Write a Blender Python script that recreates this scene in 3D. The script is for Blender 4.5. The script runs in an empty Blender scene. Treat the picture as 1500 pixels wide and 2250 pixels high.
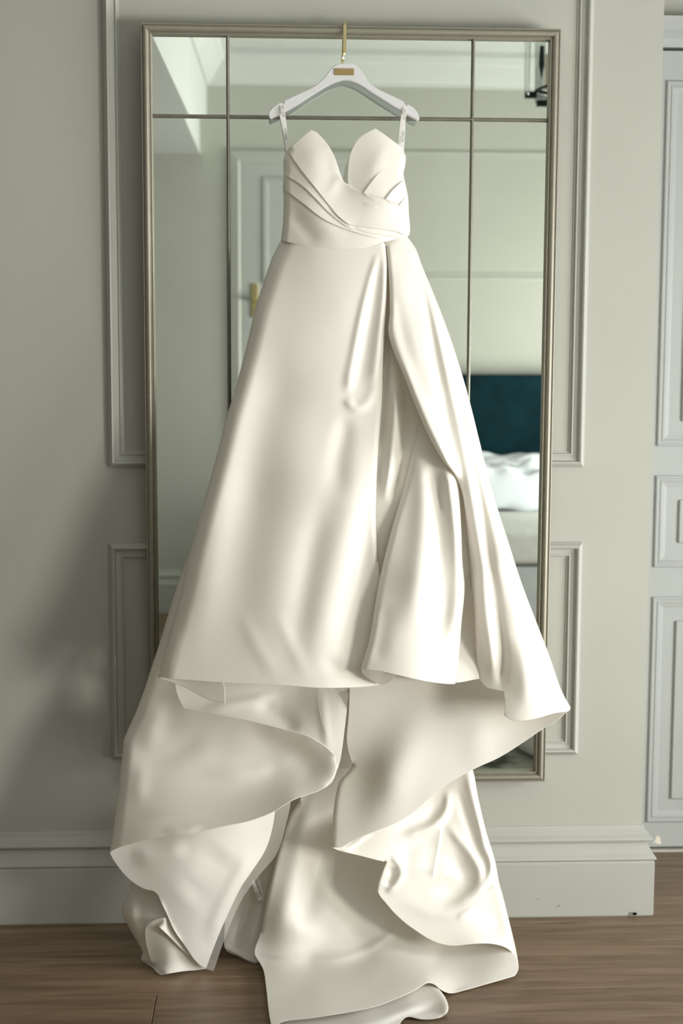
import bpy, bmesh, math, random
import numpy as np
from mathutils import Vector, Matrix
from mathutils.geometry import delaunay_2d_cdt

random.seed(7)
scene = bpy.context.scene
COL = scene.collection
R = math.radians

# ------------------------------------------------------------------ camera
CAM = np.array([0.0, -3.65, 1.484])
FPX = 3125.0                                  # 50 mm on a 36 mm tall frame
PITCH, YAW, ROLL = R(6.24), R(2.64), R(0.214)
fw = np.array([math.sin(YAW) * math.cos(PITCH), math.cos(YAW) * math.cos(PITCH), -math.sin(PITCH)])
rt0 = np.array([math.cos(YAW), -math.sin(YAW), 0.0])
up0 = np.cross(rt0, fw)
rt = math.cos(ROLL) * rt0 + math.sin(ROLL) * up0
up = -math.sin(ROLL) * rt0 + math.cos(ROLL) * up0
cd = bpy.data.cameras.new('camera')
cam = bpy.data.objects.new('camera', cd)
COL.objects.link(cam)
cam.matrix_world = Matrix(((rt[0], up[0], -fw[0], CAM[0]), (rt[1], up[1], -fw[1], CAM[1]),
                           (rt[2], up[2], -fw[2], CAM[2]), (0, 0, 0, 1)))
cd.sensor_fit = 'VERTICAL'
cd.sensor_height = 36.0
cd.sensor_width = 24.0
cd.lens = 50.0
cd.clip_start = 0.05
cd.dof.use_dof = True
cd.dof.focus_distance = 3.42
cd.dof.aperture_fstop = 2.8
scene.camera = cam

# ------------------------------------------------------------------ sky, daylight, exposure
world = bpy.data.worlds.new('sky')
scene.world = world
world.use_nodes = True
wn = world.node_tree
wn.nodes['Background'].inputs[0].default_value = (0.92, 0.95, 1.0, 1)
wn.nodes['Background'].inputs[1].default_value = 0.6
scene.view_settings.view_transform = 'Standard'
scene.view_settings.look = 'None'
scene.view_settings.gamma = 1.0
scene.view_settings.use_curve_mapping = False
scene.view_settings.exposure = 0.32
try:
    scene.cycles.use_denoising = True
    scene.cycles.max_bounces = 7
    scene.cycles.diffuse_bounces = 4
    scene.cycles.glossy_bounces = 4
    scene.cycles.caustics_reflective = True
    scene.cycles.sample_clamp_indirect = 6.0
    scene.cycles.caustics_refractive = False
except Exception:
    pass

XL, XR, YB, YF, ZC = -5.4, 3.2, -4.2, 0.0, 3.0      # room box; the mirror hangs on y = 0
WINDOWS = [(-2.2, -0.85, 0.42, 1.85, 114.0, (1.0, 0.975, 0.995)), (-3.75, -2.65, 0.40, 1.48, 208.0, (1.0, 0.955, 0.905))]   # y0, y1, z0, z1, watts in the wall at XR; the second is added as frontal fill


def area_light(name, loc, rot, sx, sy, watts, color):
    l = bpy.data.lights.new(name, 'AREA')
    l.shape = 'RECTANGLE'
    l.size, l.size_y, l.energy, l.color = sx, sy, watts, color
    o = bpy.data.objects.new(name, l)
    COL.objects.link(o)
    o.location = loc
    o.rotation_euler = rot
    return o


for (wy0, wy1, wz0, wz1, watts, tint) in WINDOWS:  # the light by the bed is an added fill for the dress front
    area_light('window_daylight', (XR + 0.24, (wy0 + wy1) / 2, (wz0 + wz1) / 2), (0, R(90), 0), wz1 - wz0, wy1 - wy0, watts, tint)


# ------------------------------------------------------------------ pixel helpers (points given with their own distance from the wall)
def rays(px, py):
    px = np.asarray(px, float)
    py = np.asarray(py, float)
    return fw + rt * ((px - 750.0) / FPX)[..., None] + up * ((1125.0 - py) / FPX)[..., None]


def at(px, py, depth):
    d = rays(px, py)
    s = (-np.asarray(depth, float) - CAM[1]) / d[..., 1]
    return CAM + d * s[..., None]


def depth_at_height(px, py, z):
    d = rays(px, py)
    s = (z - CAM[2]) / d[..., 2]
    return -(CAM[1] + d[..., 1] * s)


# ------------------------------------------------------------------ materials
def new_mat(name):
    m = bpy.data.materials.new(name)
    m.use_nodes = True
    nt = m.node_tree
    b = nt.nodes['Principled BSDF']
    return m, nt, b


def srgb(r, g, b):
    f = lambda c: (c / 255 / 12.92) if c / 255 <= 0.04045 else ((c / 255 + 0.055) / 1.055) ** 2.4
    return (f(r), f(g), f(b), 1)


def plain(name, col, rough=0.5, metal=0.0, noise=0.04, scale=20.0, bump=0.0, spec=0.5, **kw):
    m, nt, b = new_mat(name)
    b.inputs['Roughness'].default_value = rough
    b.inputs['Metallic'].default_value = metal
    b.inputs['Specular IOR Level'].default_value = spec
    tc = nt.nodes.new('ShaderNodeTexCoord')
    nz = nt.nodes.new('ShaderNodeTexNoise')
    nz.inputs['Scale'].default_value = scale
    nz.inputs['Detail'].default_value = 4
    nt.links.new(tc.outputs['Object'], nz.inputs['Vector'])
    rp = nt.nodes.new('ShaderNodeValToRGB')
    rp.color_ramp.elements[0].position = 0.3
    rp.color_ramp.elements[1].position = 0.7
    rp.color_ramp.elements[0].color = tuple(c * (1 - noise) for c in col[:3]) + (1,)
    rp.color_ramp.elements[1].color = tuple(min(1, c * (1 + noise)) for c in col[:3]) + (1,)
    nt.links.new(nz.outputs['Fac'], rp.inputs['Fac'])
    nt.links.new(rp.outputs['Color'], b.inputs['Base Color'])
    if bump:
        bp = nt.nodes.new('ShaderNodeBump')
        bp.inputs['Strength'].default_value = bump
        bp.inputs['Distance'].default_value = 0.002
        n2 = nt.nodes.new('ShaderNodeTexNoise')
        n2.inputs['Scale'].default_value = kw.get('bump_scale', 120.0)
        nt.links.new(tc.outputs['Object'], n2.inputs['Vector'])
        nt.links.new(n2.outputs['Fac'], bp.inputs['Height'])
        nt.links.new(bp.outputs['Normal'], b.inputs['Normal'])
    return m


M_WALL = plain('greige_wall_paint', (0.455, 0.455, 0.408), 0.62, noise=0.02, scale=3.0, bump=0.06, spec=0.25)
M_TRIM = plain('greige_trim_paint', (0.455, 0.457, 0.418), 0.42, noise=0.02, scale=6.0, spec=0.35)
M_CEIL = plain('white_ceiling_paint', (0.56, 0.575, 0.555), 0.8, noise=0.02, scale=3.0)
M_DOOR = plain('pale_grey_door_paint', (0.44, 0.455, 0.435), 0.45, noise=0.02, scale=5.0, spec=0.35)
M_FRAME = plain('champagne_frame_metal', (0.33, 0.31, 0.25), 0.48, metal=0.55, noise=0.04, scale=40.0, bump=0.03)
M_BAR = plain('aged_bar_metal', (0.20, 0.19, 0.155), 0.5, metal=0.4, noise=0.10, scale=40.0)
M_GOLD = plain('brass', (0.78, 0.66, 0.36), 0.2, metal=1.0, noise=0.05)
M_PLAQ = plain('brass_plaque', (0.40, 0.29, 0.13), 0.4, metal=0.55, noise=0.06, scale=60)
M_HANG = plain('white_lacquer', (0.70, 0.69, 0.70), 0.32, noise=0.01)
M_RIBB = plain('white_ribbon', (0.84, 0.82, 0.78), 0.5, noise=0.02, scale=80)
M_INK = plain('dark_ribbon_print', (0.09, 0.09, 0.095), 0.7, noise=0.02)
M_TEAL = plain('teal_velvet', (0.003, 0.019, 0.026), 0.95, noise=0.25, scale=8.0, bump=0.1, spec=0.12)
M_LINEN = plain('white_bed_linen', (0.76, 0.79, 0.84), 0.9, spec=0.2, noise=0.02, scale=6.0, bump=0.15, bump_scale=60)
M_BEIGE = plain('beige_upholstery', (0.53, 0.53, 0.50), 0.85, noise=0.06, scale=30.0, bump=0.2)
M_DARKMETAL = plain('blackened_bronze', (0.012, 0.02, 0.016), 0.4, metal=0.6, noise=0.1)
M_CANDLE = plain('ivory_candle_tube', (0.75, 0.62, 0.42), 0.5, noise=0.03)
M_THRESH = plain('pale_threshold', (0.55, 0.53, 0.48), 0.4, noise=0.03)
M_CHIP = plain('bare_primer_chip', (0.78, 0.74, 0.64), 0.7, noise=0.05)


def wood_mat():
    m, nt, b = new_mat('oiled_oak')
    L = nt.links.new
    tc = nt.nodes.new('ShaderNodeTexCoord')
    oi = nt.nodes.new('ShaderNodeObjectInfo')
    mp = nt.nodes.new('ShaderNodeMapping')
    mp.inputs['Scale'].default_value = (1.3, 16.0, 16.0)
    L(tc.outputs['Object'], mp.inputs['Vector'])
    ofs = nt.nodes.new('ShaderNodeVectorMath')
    ofs.operation = 'MULTIPLY_ADD'
    cmb = nt.nodes.new('ShaderNodeCombineXYZ')
    for i in range(3):
        L(oi.outputs['Random'], cmb.inputs[i])
    ofs.inputs[1].default_value = (37, 53, 11)
    L(cmb.outputs[0], ofs.inputs[0])
    L(mp.outputs[0], ofs.inputs[2])
    n1 = nt.nodes.new('ShaderNodeTexNoise')
    n1.inputs['Scale'].default_value = 2.2
    n1.inputs['Detail'].default_value = 8
    n1.inputs['Roughness'].default_value = 0.62
    n1.inputs['Distortion'].default_value = 0.7
    L(ofs.outputs[0], n1.inputs['Vector'])
    rp = nt.nodes.new('ShaderNodeValToRGB')
    rp.color_ramp.elements[0].position = 0.30
    rp.color_ramp.elements[1].position = 0.72
    rp.color_ramp.elements[0].color = (0.120, 0.074, 0.041, 1)
    rp.color_ramp.elements[1].color = (0.275, 0.190, 0.118, 1)
    L(n1.outputs['Fac'], rp.inputs['Fac'])
    hs = nt.nodes.new('ShaderNodeHueSaturation')
    mr = nt.nodes.new('ShaderNodeMapRange')
    mr.inputs['To Min'].default_value = 0.85
    mr.inputs['To Max'].default_value = 1.12
    L(oi.outputs['Random'], mr.inputs['Value'])
    L(mr.outputs[0], hs.inputs['Value'])
    L(rp.outputs['Color'], hs.inputs['Color'])
    L(hs.outputs['Color'], b.inputs['Base Color'])
    b.inputs['Roughness'].default_value = 0.42
    bp = nt.nodes.new('ShaderNodeBump')
    bp.inputs['Strength'].default_value = 0.12
    bp.inputs['Distance'].default_value = 0.002
    L(n1.outputs['Fac'], bp.inputs['Height'])
    L(bp.outputs['Normal'], b.inputs['Normal'])
    return m


M_OAK = wood_mat()


def satin_mat(name, col, rough, sheen, trans):
    m, nt, b = new_mat(name)
    L = nt.links.new
    b.inputs['Base Color'].default_value = col
    b.inputs['Roughness'].default_value = rough
    b.inputs['Specular IOR Level'].default_value = 0.38
    b.inputs['Sheen Weight'].default_value = sheen
    b.inputs['Sheen Roughness'].default_value = 0.4
    tc = nt.nodes.new('ShaderNodeTexCoord')
    mp = nt.nodes.new('ShaderNodeMapping')
    mp.inputs['Scale'].default_value = (240.0, 240.0, 60.0)
    L(tc.outputs['Object'], mp.inputs['Vector'])
    nz = nt.nodes.new('ShaderNodeTexNoise')
    nz.inputs['Scale'].default_value = 1.0
    nz.inputs['Detail'].default_value = 3
    L(mp.outputs[0], nz.inputs['Vector'])
    bp = nt.nodes.new('ShaderNodeBump')
    bp.inputs['Strength'].default_value = 0.05
    bp.inputs['Distance'].default_value = 0.001
    L(nz.outputs['Fac'], bp.inputs['Height'])
    L(bp.outputs['Normal'], b.inputs['Normal'])
    if trans > 0:
        tr = nt.nodes.new('ShaderNodeBsdfTranslucent')
        tr.inputs['Color'].default_value = (0.96, 0.86, 0.66, 1)
        mx = nt.nodes.new('ShaderNodeMixShader')
        mx.inputs['Fac'].default_value = trans
        L(b.outputs[0], mx.inputs[1])
        L(tr.outputs[0], mx.inputs[2])
        L(mx.outputs[0], nt.nodes['Material Output'].inputs['Surface'])
    return m


M_SATIN = satin_mat('ivory_satin', (0.93, 0.893, 0.836, 1), 0.46, 0.15, 0.18)
M_LINING = satin_mat('ivory_lining', (0.955, 0.93, 0.885, 1), 0.55, 0.1, 0.20)


def tulle_mat():
    m, nt, b = new_mat('ivory_tulle')
    L = nt.links.new
    b.inputs['Base Color'].default_value = (0.86, 0.83, 0.76, 1)
    b.inputs['Roughness'].default_value = 0.7
    t = nt.nodes.new('ShaderNodeBsdfTransparent')
    mx = nt.nodes.new('ShaderNodeMixShader')
    mx.inputs['Fac'].default_value = 0.26
    L(t.outputs[0], mx.inputs[1])
    L(b.outputs[0], mx.inputs[2])
    L(mx.outputs[0], nt.nodes['Material Output'].inputs['Surface'])
    return m


M_TULLE = tulle_mat()


def mirror_mat():
    m, nt, b = new_mat('silvered_glass')
    b.inputs['Base Color'].default_value = (0.825, 0.872, 0.825, 1)
    b.inputs['Metallic'].default_value = 1.0
    b.inputs['Roughness'].default_value = 0.0
    return m


M_MIRROR = mirror_mat()


def glass_mat(name, fac, tint):
    m, nt, b = new_mat(name)
    L = nt.links.new
    t = nt.nodes.new('ShaderNodeBsdfTransparent')
    t.inputs['Color'].default_value = tint
    g = nt.nodes.new('ShaderNodeBsdfGlossy')
    g.inputs['Roughness'].default_value = 0.03
    mx = nt.nodes.new('ShaderNodeMixShader')
    mx.inputs['Fac'].default_value = fac
    L(t.outputs[0], mx.inputs[1])
    L(g.outputs[0], mx.inputs[2])
    L(mx.outputs[0], nt.nodes['Material Output'].inputs['Surface'])
    return m


M_GLASS = glass_mat('window_glass', 0.06, (0.97, 0.99, 0.98, 1))
M_CRYSTAL = glass_mat('chandelier_crystal', 0.35, (0.86, 0.9, 0.88, 1))


def rug_mat():
    m, nt, b = new_mat('patterned_rug')
    L = nt.links.new
    tc = nt.nodes.new('ShaderNodeTexCoord')
    nz = nt.nodes.new('ShaderNodeTexNoise')
    nz.inputs['Scale'].default_value = 4.0
    nz.inputs['Detail'].default_value = 3
    L(tc.outputs['Object'], nz.inputs['Vector'])
    rp = nt.nodes.new('ShaderNodeValToRGB')
    rp.color_ramp.elements[0].position = 0.46
    rp.color_ramp.elements[0].color = (0.07, 0.075, 0.055, 1)
    rp.color_ramp.elements[1].position = 0.54
    rp.color_ramp.elements[1].color = (0.42, 0.41, 0.36, 1)
    L(nz.outputs['Fac'], rp.inputs['Fac'])
    L(rp.outputs['Color'], b.inputs['Base Color'])
    b.inputs['Roughness'].default_value = 0.95
    return m


M_RUG = rug_mat()


# ------------------------------------------------------------------ mesh helpers
def link(name, me, mat=None, parent=None):
    o = bpy.data.objects.new(name, me)
    COL.objects.link(o)
    if mat and me:
        me.materials.append(mat)
    if parent:
        o.parent = parent
    return o


def tag(o, label=None, cat=None, group=None, kind=None):
    if label:
        o['label'] = label
    if cat:
        o['category'] = cat
    if group:
        o['group'] = group
    if kind:
        o['kind'] = kind
    return o


def empty(name, loc=(0, 0, 0)):
    o = bpy.data.objects.new(name, None)
    COL.objects.link(o)
    o.location = loc
    return o


def mesh_pd(name, verts, faces, smooth=False):
    me = bpy.data.meshes.new(name)
    me.from_pydata([tuple(map(float, v)) for v in verts], [], faces)
    me.update()
    bm = bmesh.new()
    bm.from_mesh(me)
    bmesh.ops.recalc_face_normals(bm, faces=bm.faces)
    bm.to_mesh(me)
    bm.free()
    if smooth:
        me.polygons.foreach_set('use_smooth', [True] * len(me.polygons))
    return me


def boxes(name, bxs, mat, parent=None, bevel=0.0, seg=2):
    bm = bmesh.new()
    for (x0, x1, y0, y1, z0, z1) in bxs:
        r = bmesh.ops.create_cube(bm, size=1.0)
        for v in r['verts']:
            v.co = Vector(((x0 + x1) / 2 + v.co.x * (x1 - x0), (y0 + y1) / 2 + v.co.y * (y1 - y0), (z0 + z1) / 2 + v.co.z * (z1 - z0)))
    if bevel:
        bmesh.ops.bevel(bm, geom=list(bm.edges), offset=bevel, segments=seg, affect='EDGES', profile=0.5)
    me = bpy.data.meshes.new(name)
    bm.to_mesh(me)
    bm.free()
    return link(name, me, mat, parent)


def rect_frame(name, x0, x1, z0, z1, y, prof, mat, parent=None, face=-1):
    """Mitred moulding around a rectangle. prof = [(inset from outer edge, height off the plane)]."""
    verts, faces = [], []
    n = len(prof)
    for (cx, cz, sx, sz) in ((x0, z0, 1, 1), (x1, z0, -1, 1), (x1, z1, -1, -1), (x0, z1, 1, -1)):
        for (i, h) in prof:
            verts.append((cx + sx * i, y + face * h, cz + sz * i))
    for c in range(4):
        d = (c + 1) % 4
        for k in range(n - 1):
            faces.append((c * n + k, d * n + k, d * n + k + 1, c * n + k + 1))
    return link(name, mesh_pd(name, verts, faces), mat, parent)


def sweep(name, path, prof, mat, parent=None):
    """Profile [(out, z)] swept along a polyline path in xy, out to the right of travel, mitred corners."""
    verts, faces = [], []
    n = len(prof)
    P = [np.array(p, float) for p in path]
    for i, p in enumerate(P):
        ns = []
        for (a, b) in ((i - 1, i), (i, i + 1)):
            if a >= 0 and b < len(P):
                d = (P[b] - P[a]) / np.linalg.norm(P[b] - P[a])
                ns.append(np.array([d[1], -d[0]]))
        m = sum(ns)
        m = m / (m @ m) * (m @ m) / (1 + (ns[0] @ ns[-1])) if len(ns) > 1 else ns[0]
        for (o, z) in prof:
            q = p + m * o
            verts.append((q[0], q[1], z))
    for i in range(len(P) - 1):
        for k in range(n - 1):
            faces.append((i * n + k, (i + 1) * n + k, (i + 1) * n + k + 1, i * n + k + 1))
    return link(name, mesh_pd(name, verts, faces), mat, parent)


def spline(pts, step=6.0):
    """Catmull-Rom through 2D points, sampled about every `step`."""
    P = np.array(pts, float)
    if len(P) < 3:
        k = max(1, int(np.linalg.norm(P[1] - P[0]) / step))
        t = np.linspace(0, 1, k + 1)[:, None]
        return P[0] * (1 - t) + P[1] * t
    E = np.vstack([2 * P[0] - P[1], P, 2 * P[-1] - P[-2]])
    out = []
    for i in range(1, len(E) - 2):
        p0, p1, p2, p3 = E[i - 1], E[i], E[i + 1], E[i + 2]
        d = lambda a, b: max(1e-6, np.linalg.norm(a - b)) ** 0.5
        t0 = 0.0
        t1 = t0 + d(p0, p1)
        t2 = t1 + d(p1, p2)
        t3 = t2 + d(p2, p3)
        k = max(1, int(np.linalg.norm(p2 - p1) / step))
        for t in np.linspace(t1, t2, k, endpoint=False):
            A1 = (t1 - t) / (t1 - t0) * p0 + (t - t0) / (t1 - t0) * p1
            A2 = (t2 - t) / (t2 - t1) * p1 + (t - t1) / (t2 - t1) * p2
            A3 = (t3 - t) / (t3 - t2) * p2 + (t - t2) / (t3 - t2) * p3
            B1 = (t2 - t) / (t2 - t0) * A1 + (t - t0) / (t2 - t0) * A2
            B2 = (t3 - t) / (t3 - t1) * A2 + (t - t1) / (t3 - t1) * A3
            out.append((t2 - t) / (t2 - t1) * B1 + (t - t1) / (t2 - t1) * B2)
    out.append(P[-1])
    return np.array(out)


def line_dist(Q, S):
    """Distance, signed side (+ to the right of travel, y down) and 0..1 length position of points Q against polyline S."""
    A, B = S[:-1], S[1:]
    D = B - A
    L2 = np.maximum((D ** 2).sum(1), 1e-9)
    seglen = np.sqrt(L2)
    cum = np.concatenate([[0], np.cumsum(seglen)])
    best = np.full(len(Q), 1e18)
    side = np.zeros(len(Q))
    pos = np.zeros(len(Q))
    raw = np.zeros(len(Q))
    for i in range(len(A)):
        v = Q - A[i]
        tr_ = (v @ D[i]) / L2[i]
        t = np.clip(tr_, 0, 1)
        r = v - t[:, None] * D[i]
        d2 = (r ** 2).sum(1)
        m = d2 < best
        best[m] = d2[m]
        cr = D[i][0] * v[:, 1] - D[i][1] * v[:, 0]     # y down: positive = right of travel
        side[m] = np.sign(cr[m])
        pos[m] = ((cum[i] + t * seglen[i]) / cum[-1])[m]
    return np.sqrt(best), side, pos


def lerp2(v, t):
    if isinstance(v, (tuple, list)):
        if len(v) == 2:
            return v[0] + (v[1] - v[0]) * t
        return np.interp(t, np.linspace(0, 1, len(v)), v)
    return v


def tps(ctrl):
    C = np.array(ctrl, float)
    X = C[:, :2] / 1000.0
    n = len(X)
    r = np.linalg.norm(X[:, None] - X[None], axis=2)
    K = np.where(r > 0, r ** 2 * np.log(np.maximum(r, 1e-12)), 0) + 1e-5 * np.eye(n)
    Pm = np.hstack([np.ones((n, 1)), X])
    A = np.block([[K, Pm], [Pm.T, np.zeros((3, 3))]])
    w = np.linalg.solve(A, np.concatenate([C[:, 2], [0, 0, 0]]))

    def f(Q):
        q = Q / 1000.0
        out = w[n] + q[:, 0] * w[n + 1] + q[:, 1] * w[n + 2]
        for i in range(n):
            rr = ((q - X[i]) ** 2).sum(1)
            out += w[i] * np.where(rr > 0, 0.5 * rr * np.log(np.maximum(rr, 1e-18)), 0)
        return out
    return f


def inside(Q, O):
    c = np.zeros(len(Q), bool)
    x, y = Q[:, 0], Q[:, 1]
    for i in range(len(O)):
        x1, y1 = O[i]
        x2, y2 = O[i - 1]
        if y1 == y2:
            continue
        m = ((y1 > y) != (y2 > y)) & (x < (x2 - x1) * (y - y1) / (y2 - y1) + x1)
        c ^= m
    return c


def cloth(name, outline, ctrl, mat, parent, folds=(), rounds=(), spacing=5.0, floor=True, thick=0.0012, lift=0.004, clampd=None):
    """A sheet of fabric. outline: list of smooth runs of (px, py); ctrl: (px, py, metres off the wall);
    folds: ('g', pts, width_px, height_m) soft ridge or valley, ('s', pts, width_px, height_m) overlapping edge, raised to the right of travel;
    rounds: (pts, width_px, radius_m) where the cloth turns back at a silhouette."""
    runs = [spline(r, spacing) for r in outline]
    O = []
    for r in runs:
        for p in r[:-1]:
            if not O or np.linalg.norm(p - O[-1]) > 0.6:
                O.append(p)
    O = np.array(O)
    lo, hi = O.min(0), O.max(0)
    gx = np.arange(lo[0], hi[0], spacing)
    gy = np.arange(lo[1], hi[1], spacing * 0.87)
    G = np.array([(x + (spacing / 2 if j % 2 else 0), y) for j, y in enumerate(gy) for x in gx])
    G = G[inside(G, O)]
    OC = np.vstack([O, O[:1]])
    # extra rows of points that follow the hem and every overlapping edge, so that both stay crisp
    extra = []
    tng = np.roll(O, -1, 0) - np.roll(O, 1, 0)
    tng /= np.maximum(np.linalg.norm(tng, axis=1), 1e-9)[:, None]
    nrm = np.stack([-tng[:, 1], tng[:, 0]], 1)
    if not inside(O[:: max(1, len(O) // 9)] + nrm[:: max(1, len(O) // 9)] * 1.0, O).mean() > 0.5:
        nrm = -nrm
    ring = [(1.1, 0.75), (2.6, 0.7), (4.6, 0.7)]
    for off, keep in ring:
        P = O + nrm * off
        P = P[inside(P, O)]
        dd, _, _ = line_dist(P, OC)
        extra.append(P[dd > off * 0.9])
    E = np.vstack(extra)
    sl = [spline(f[1], max(2.5, spacing * 0.8)) for f in folds if f[0] == 's']
    for S in sl:
        t = np.gradient(S, axis=0)
        t /= np.maximum(np.linalg.norm(t, axis=1), 1e-9)[:, None]
        n = np.stack([-t[:, 1], t[:, 0]], 1)
        for off in (-3.2, -1.7, -0.8, 0.0, 1.2, 3.0):
            P = S + n * off
            P = P[inside(P, O)]
            dd, _, _ = line_dist(P, OC)
            E = np.vstack([E, P[dd > 5.5]])
    d, _, _ = line_dist(G, OC)
    ok = d > 6.0
    for S in sl:
        ds, _, _ = line_dist(G, S)
        ok &= ds > 4.6
    G = np.vstack([E, G[ok]])
    key = {}
    for p in G:
        key.setdefault((round(p[0] / 0.7), round(p[1] / 0.7)), p)
    G = np.array(list(key.values()))
    V = [Vector(p) for p in O] + [Vector(p) for p in G]
    vs, es, fs, _, _, _ = delaunay_2d_cdt(V, [], [list(range(len(O)))], 1, 1e-4)
    Q = np.array([(v.x, v.y) for v in vs])
    D = tps(ctrl)(Q)
    for f in folds:
        dist, side, pos = line_dist(Q, spline(f[1], 6.0))
        w, h = lerp2(f[2], pos), lerp2(f[3], pos)
        ends = f[4] if len(f) > 4 else 0.15
        e0, e1 = ends if isinstance(ends, tuple) else (ends, ends)
        fade = np.clip(np.minimum(pos / max(e0, 1e-6), (1 - pos) / max(e1, 1e-6)), 0, 1)
        fade = fade * fade * (3 - 2 * fade)
        if f[0] == 'g':
            D += h * np.exp(-(dist / w) ** 2) * fade
        else:
            s = dist * side
            D += h * fade * np.where(s >= 0, np.exp(-np.maximum(s, 0) / w), np.exp(-(np.minimum(s, 0) / 1.5) ** 2))
    for (pts, w, rad) in rounds:
        dist, side, pos = line_dist(Q, spline(pts, 6.0))
        u = 1 - np.clip(dist / w, 0, 1)
        D -= rad * (1 - np.sqrt(np.maximum(0, 1 - u * u)))
    if clampd is not None:
        D = np.maximum(D, clampd)
    if floor:
        low = Q[:, 1] > 1700
        D = np.where(low, np.maximum(D, depth_at_height(Q[:, 0], np.where(low, Q[:, 1], 2000.0), lift)), D)
    P = at(Q[:, 0], Q[:, 1], D)
    me = bpy.data.meshes.new(name)
    me.from_pydata(P.tolist(), [], fs)
    me.update()
    me.polygons.foreach_set('use_smooth', [True] * len(me.polygons))
    bm = bmesh.new()
    bm.from_mesh(me)
    bmesh.ops.recalc_face_normals(bm, faces=bm.faces)
    s = sum(f.normal.y * f.calc_area() for f in bm.faces)
    if s > 0:
        bmesh.ops.reverse_faces(bm, faces=bm.faces)
    bm.to_mesh(me)
    bm.free()
    o = link(name, me, mat, parent)
    if thick:
        so = o.modifiers.new('thickness', 'SOLIDIFY')
        so.thickness = thick
        so.offset = -1
    return o


# ================================================================== SETTING
TH = 0.12
BASE_PROF = [(0, 0.243), (0.003, 0.2425), (0.005, 0.238), (0.007, 0.230), (0.015, 0.220), (0.024, 0.213), (0.0265, 0.209), (0.025, 0.205),
             (0.015, 0.2035), (0.013, 0.201), (0.0135, 0.196), (0.017, 0.188), (0.026, 0.170), (0.0325, 0.163), (0.034, 0.158), (0.031, 0.1545),
             (0.028, 0.153), (0.0295, 0.149), (0.030, 0.146), (0.030, 0.004), (0.028, 0.0), (0.0, 0.0)]
MOULD = [(0, 0), (0.0, 0.006), (0.003, 0.009), (0.007, 0.016), (0.011, 0.0195), (0.0145, 0.018), (0.0165, 0.014), (0.0175, 0.009), (0.024, 0.0075), (0.030, 0.006),
         (0.031, 0.0085), (0.034, 0.009), (0.036, 0.0065), (0.037, 0.003), (0.041, 0.002), (0.041, 0)]

wall = boxes('wall_back', [(XL, 0.975, 0.0, 0.5 + TH, 0.0, ZC)], M_WALL)
tag(wall, 'greige painted wall behind the tall mirror', kind='structure')
w2 = boxes('wall_alcove', [(0.975, XR + TH, 0.5, 0.5 + TH, 0.0, ZC)], M_WALL)
w6 = boxes('wall_alcove_blocker', [(2.0, XR, 0.0, 0.5, 0.0, ZC)], M_WALL)  # added out of view to block part of the window light on the door
tag(w6, 'added unseen greige wall return blocking window light from the door', kind='structure')
tag(w2, 'recessed greige wall holding the panelled door', kind='structure')
w3 = boxes('wall_left', [(XL - TH, XL, YB - TH, 0.62, 0.0, ZC)], M_WALL)
tag(w3, 'plain greige side wall away from the windows', kind='structure')
w4 = boxes('wall_front', [(XL, XR, YB - TH, YB, 0.0, ZC)], M_WALL)
tag(w4, 'greige wall behind the bed seen in the mirror', kind='structure')
ys = [YB - TH] + [v for w in sorted(WINDOWS) for v in w[:2]] + [0.62]
rw = [(XR, XR + TH, ys[i], ys[i + 1], 0.0, ZC) for i in range(0, len(ys), 2)]
for (wy0, wy1, wz0, wz1, _, _) in WINDOWS:
    rw += [(XR, XR + TH, wy0, wy1, 0.0, wz0), (XR, XR + TH, wy0, wy1, wz1, ZC)]
w5 = boxes('wall_right', rw, M_WALL)
tag(w5, 'greige wall with tall windows letting daylight in', kind='structure')
c = boxes('ceiling', [(XL - TH, XR + TH, YB - TH, 0.62, ZC, ZC + TH)], M_CEIL)
tag(c, 'white ceiling reflected at the top of the mirror', kind='structure')
sf = boxes('ceiling_soffit', [(XL, -0.403, YB, 0.0, 2.48, ZC)], M_CEIL)
tag(sf, 'white dropped ceiling bulkhead reflected at the upper left of the mirror', kind='structure')

# windows in the right-hand wall (outside the picture, they light it)
for n, (wy0, wy1, wz0, wz1, _, _) in enumerate(WINDOWS, 1):
    e = empty('window_%d' % n, (XR, (wy0 + wy1) / 2, wz0))
    tag(e, ['tall window nearest the mirror wall', 'added unseen window beside the bed giving frontal fill'][n - 1], kind='structure')
    hy, hz = (wy1 - wy0) / 2, wz1 - wz0
    boxes('window_frame', [(0.02, 0.09, -hy, -hy + 0.05, 0, hz), (0.02, 0.09, hy - 0.05, hy, 0, hz), (0.02, 0.09, -hy, hy, 0, 0.05), (0.02, 0.09, -hy, hy, hz - 0.05, hz),
                           (0.03, 0.08, -0.02, 0.02, 0, hz)], M_TRIM, e)
    boxes('window_sill', [(-0.06, 0.02, -hy - 0.04, hy + 0.04, -0.03, 0.0)], M_TRIM, e, 0.004)
    for s in (-1, 1):
        boxes('pane', [(0.052, 0.056, min(s * 0.02, s * (hy - 0.05)), max(s * 0.02, s * (hy - 0.05)), 0.05, hz - 0.05)], M_GLASS, e)

# floor of oak boards running along the wall
fl = boxes('floor', [(XL - TH, XR + TH, YB - TH, 0.62, -0.06, -0.014)], plain('subfloor', (0.04, 0.03, 0.02), 0.9))
tag(fl, 'brown oak board floor under the train of the dress', kind='structure')
PW = 0.187
protos = {}


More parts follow.
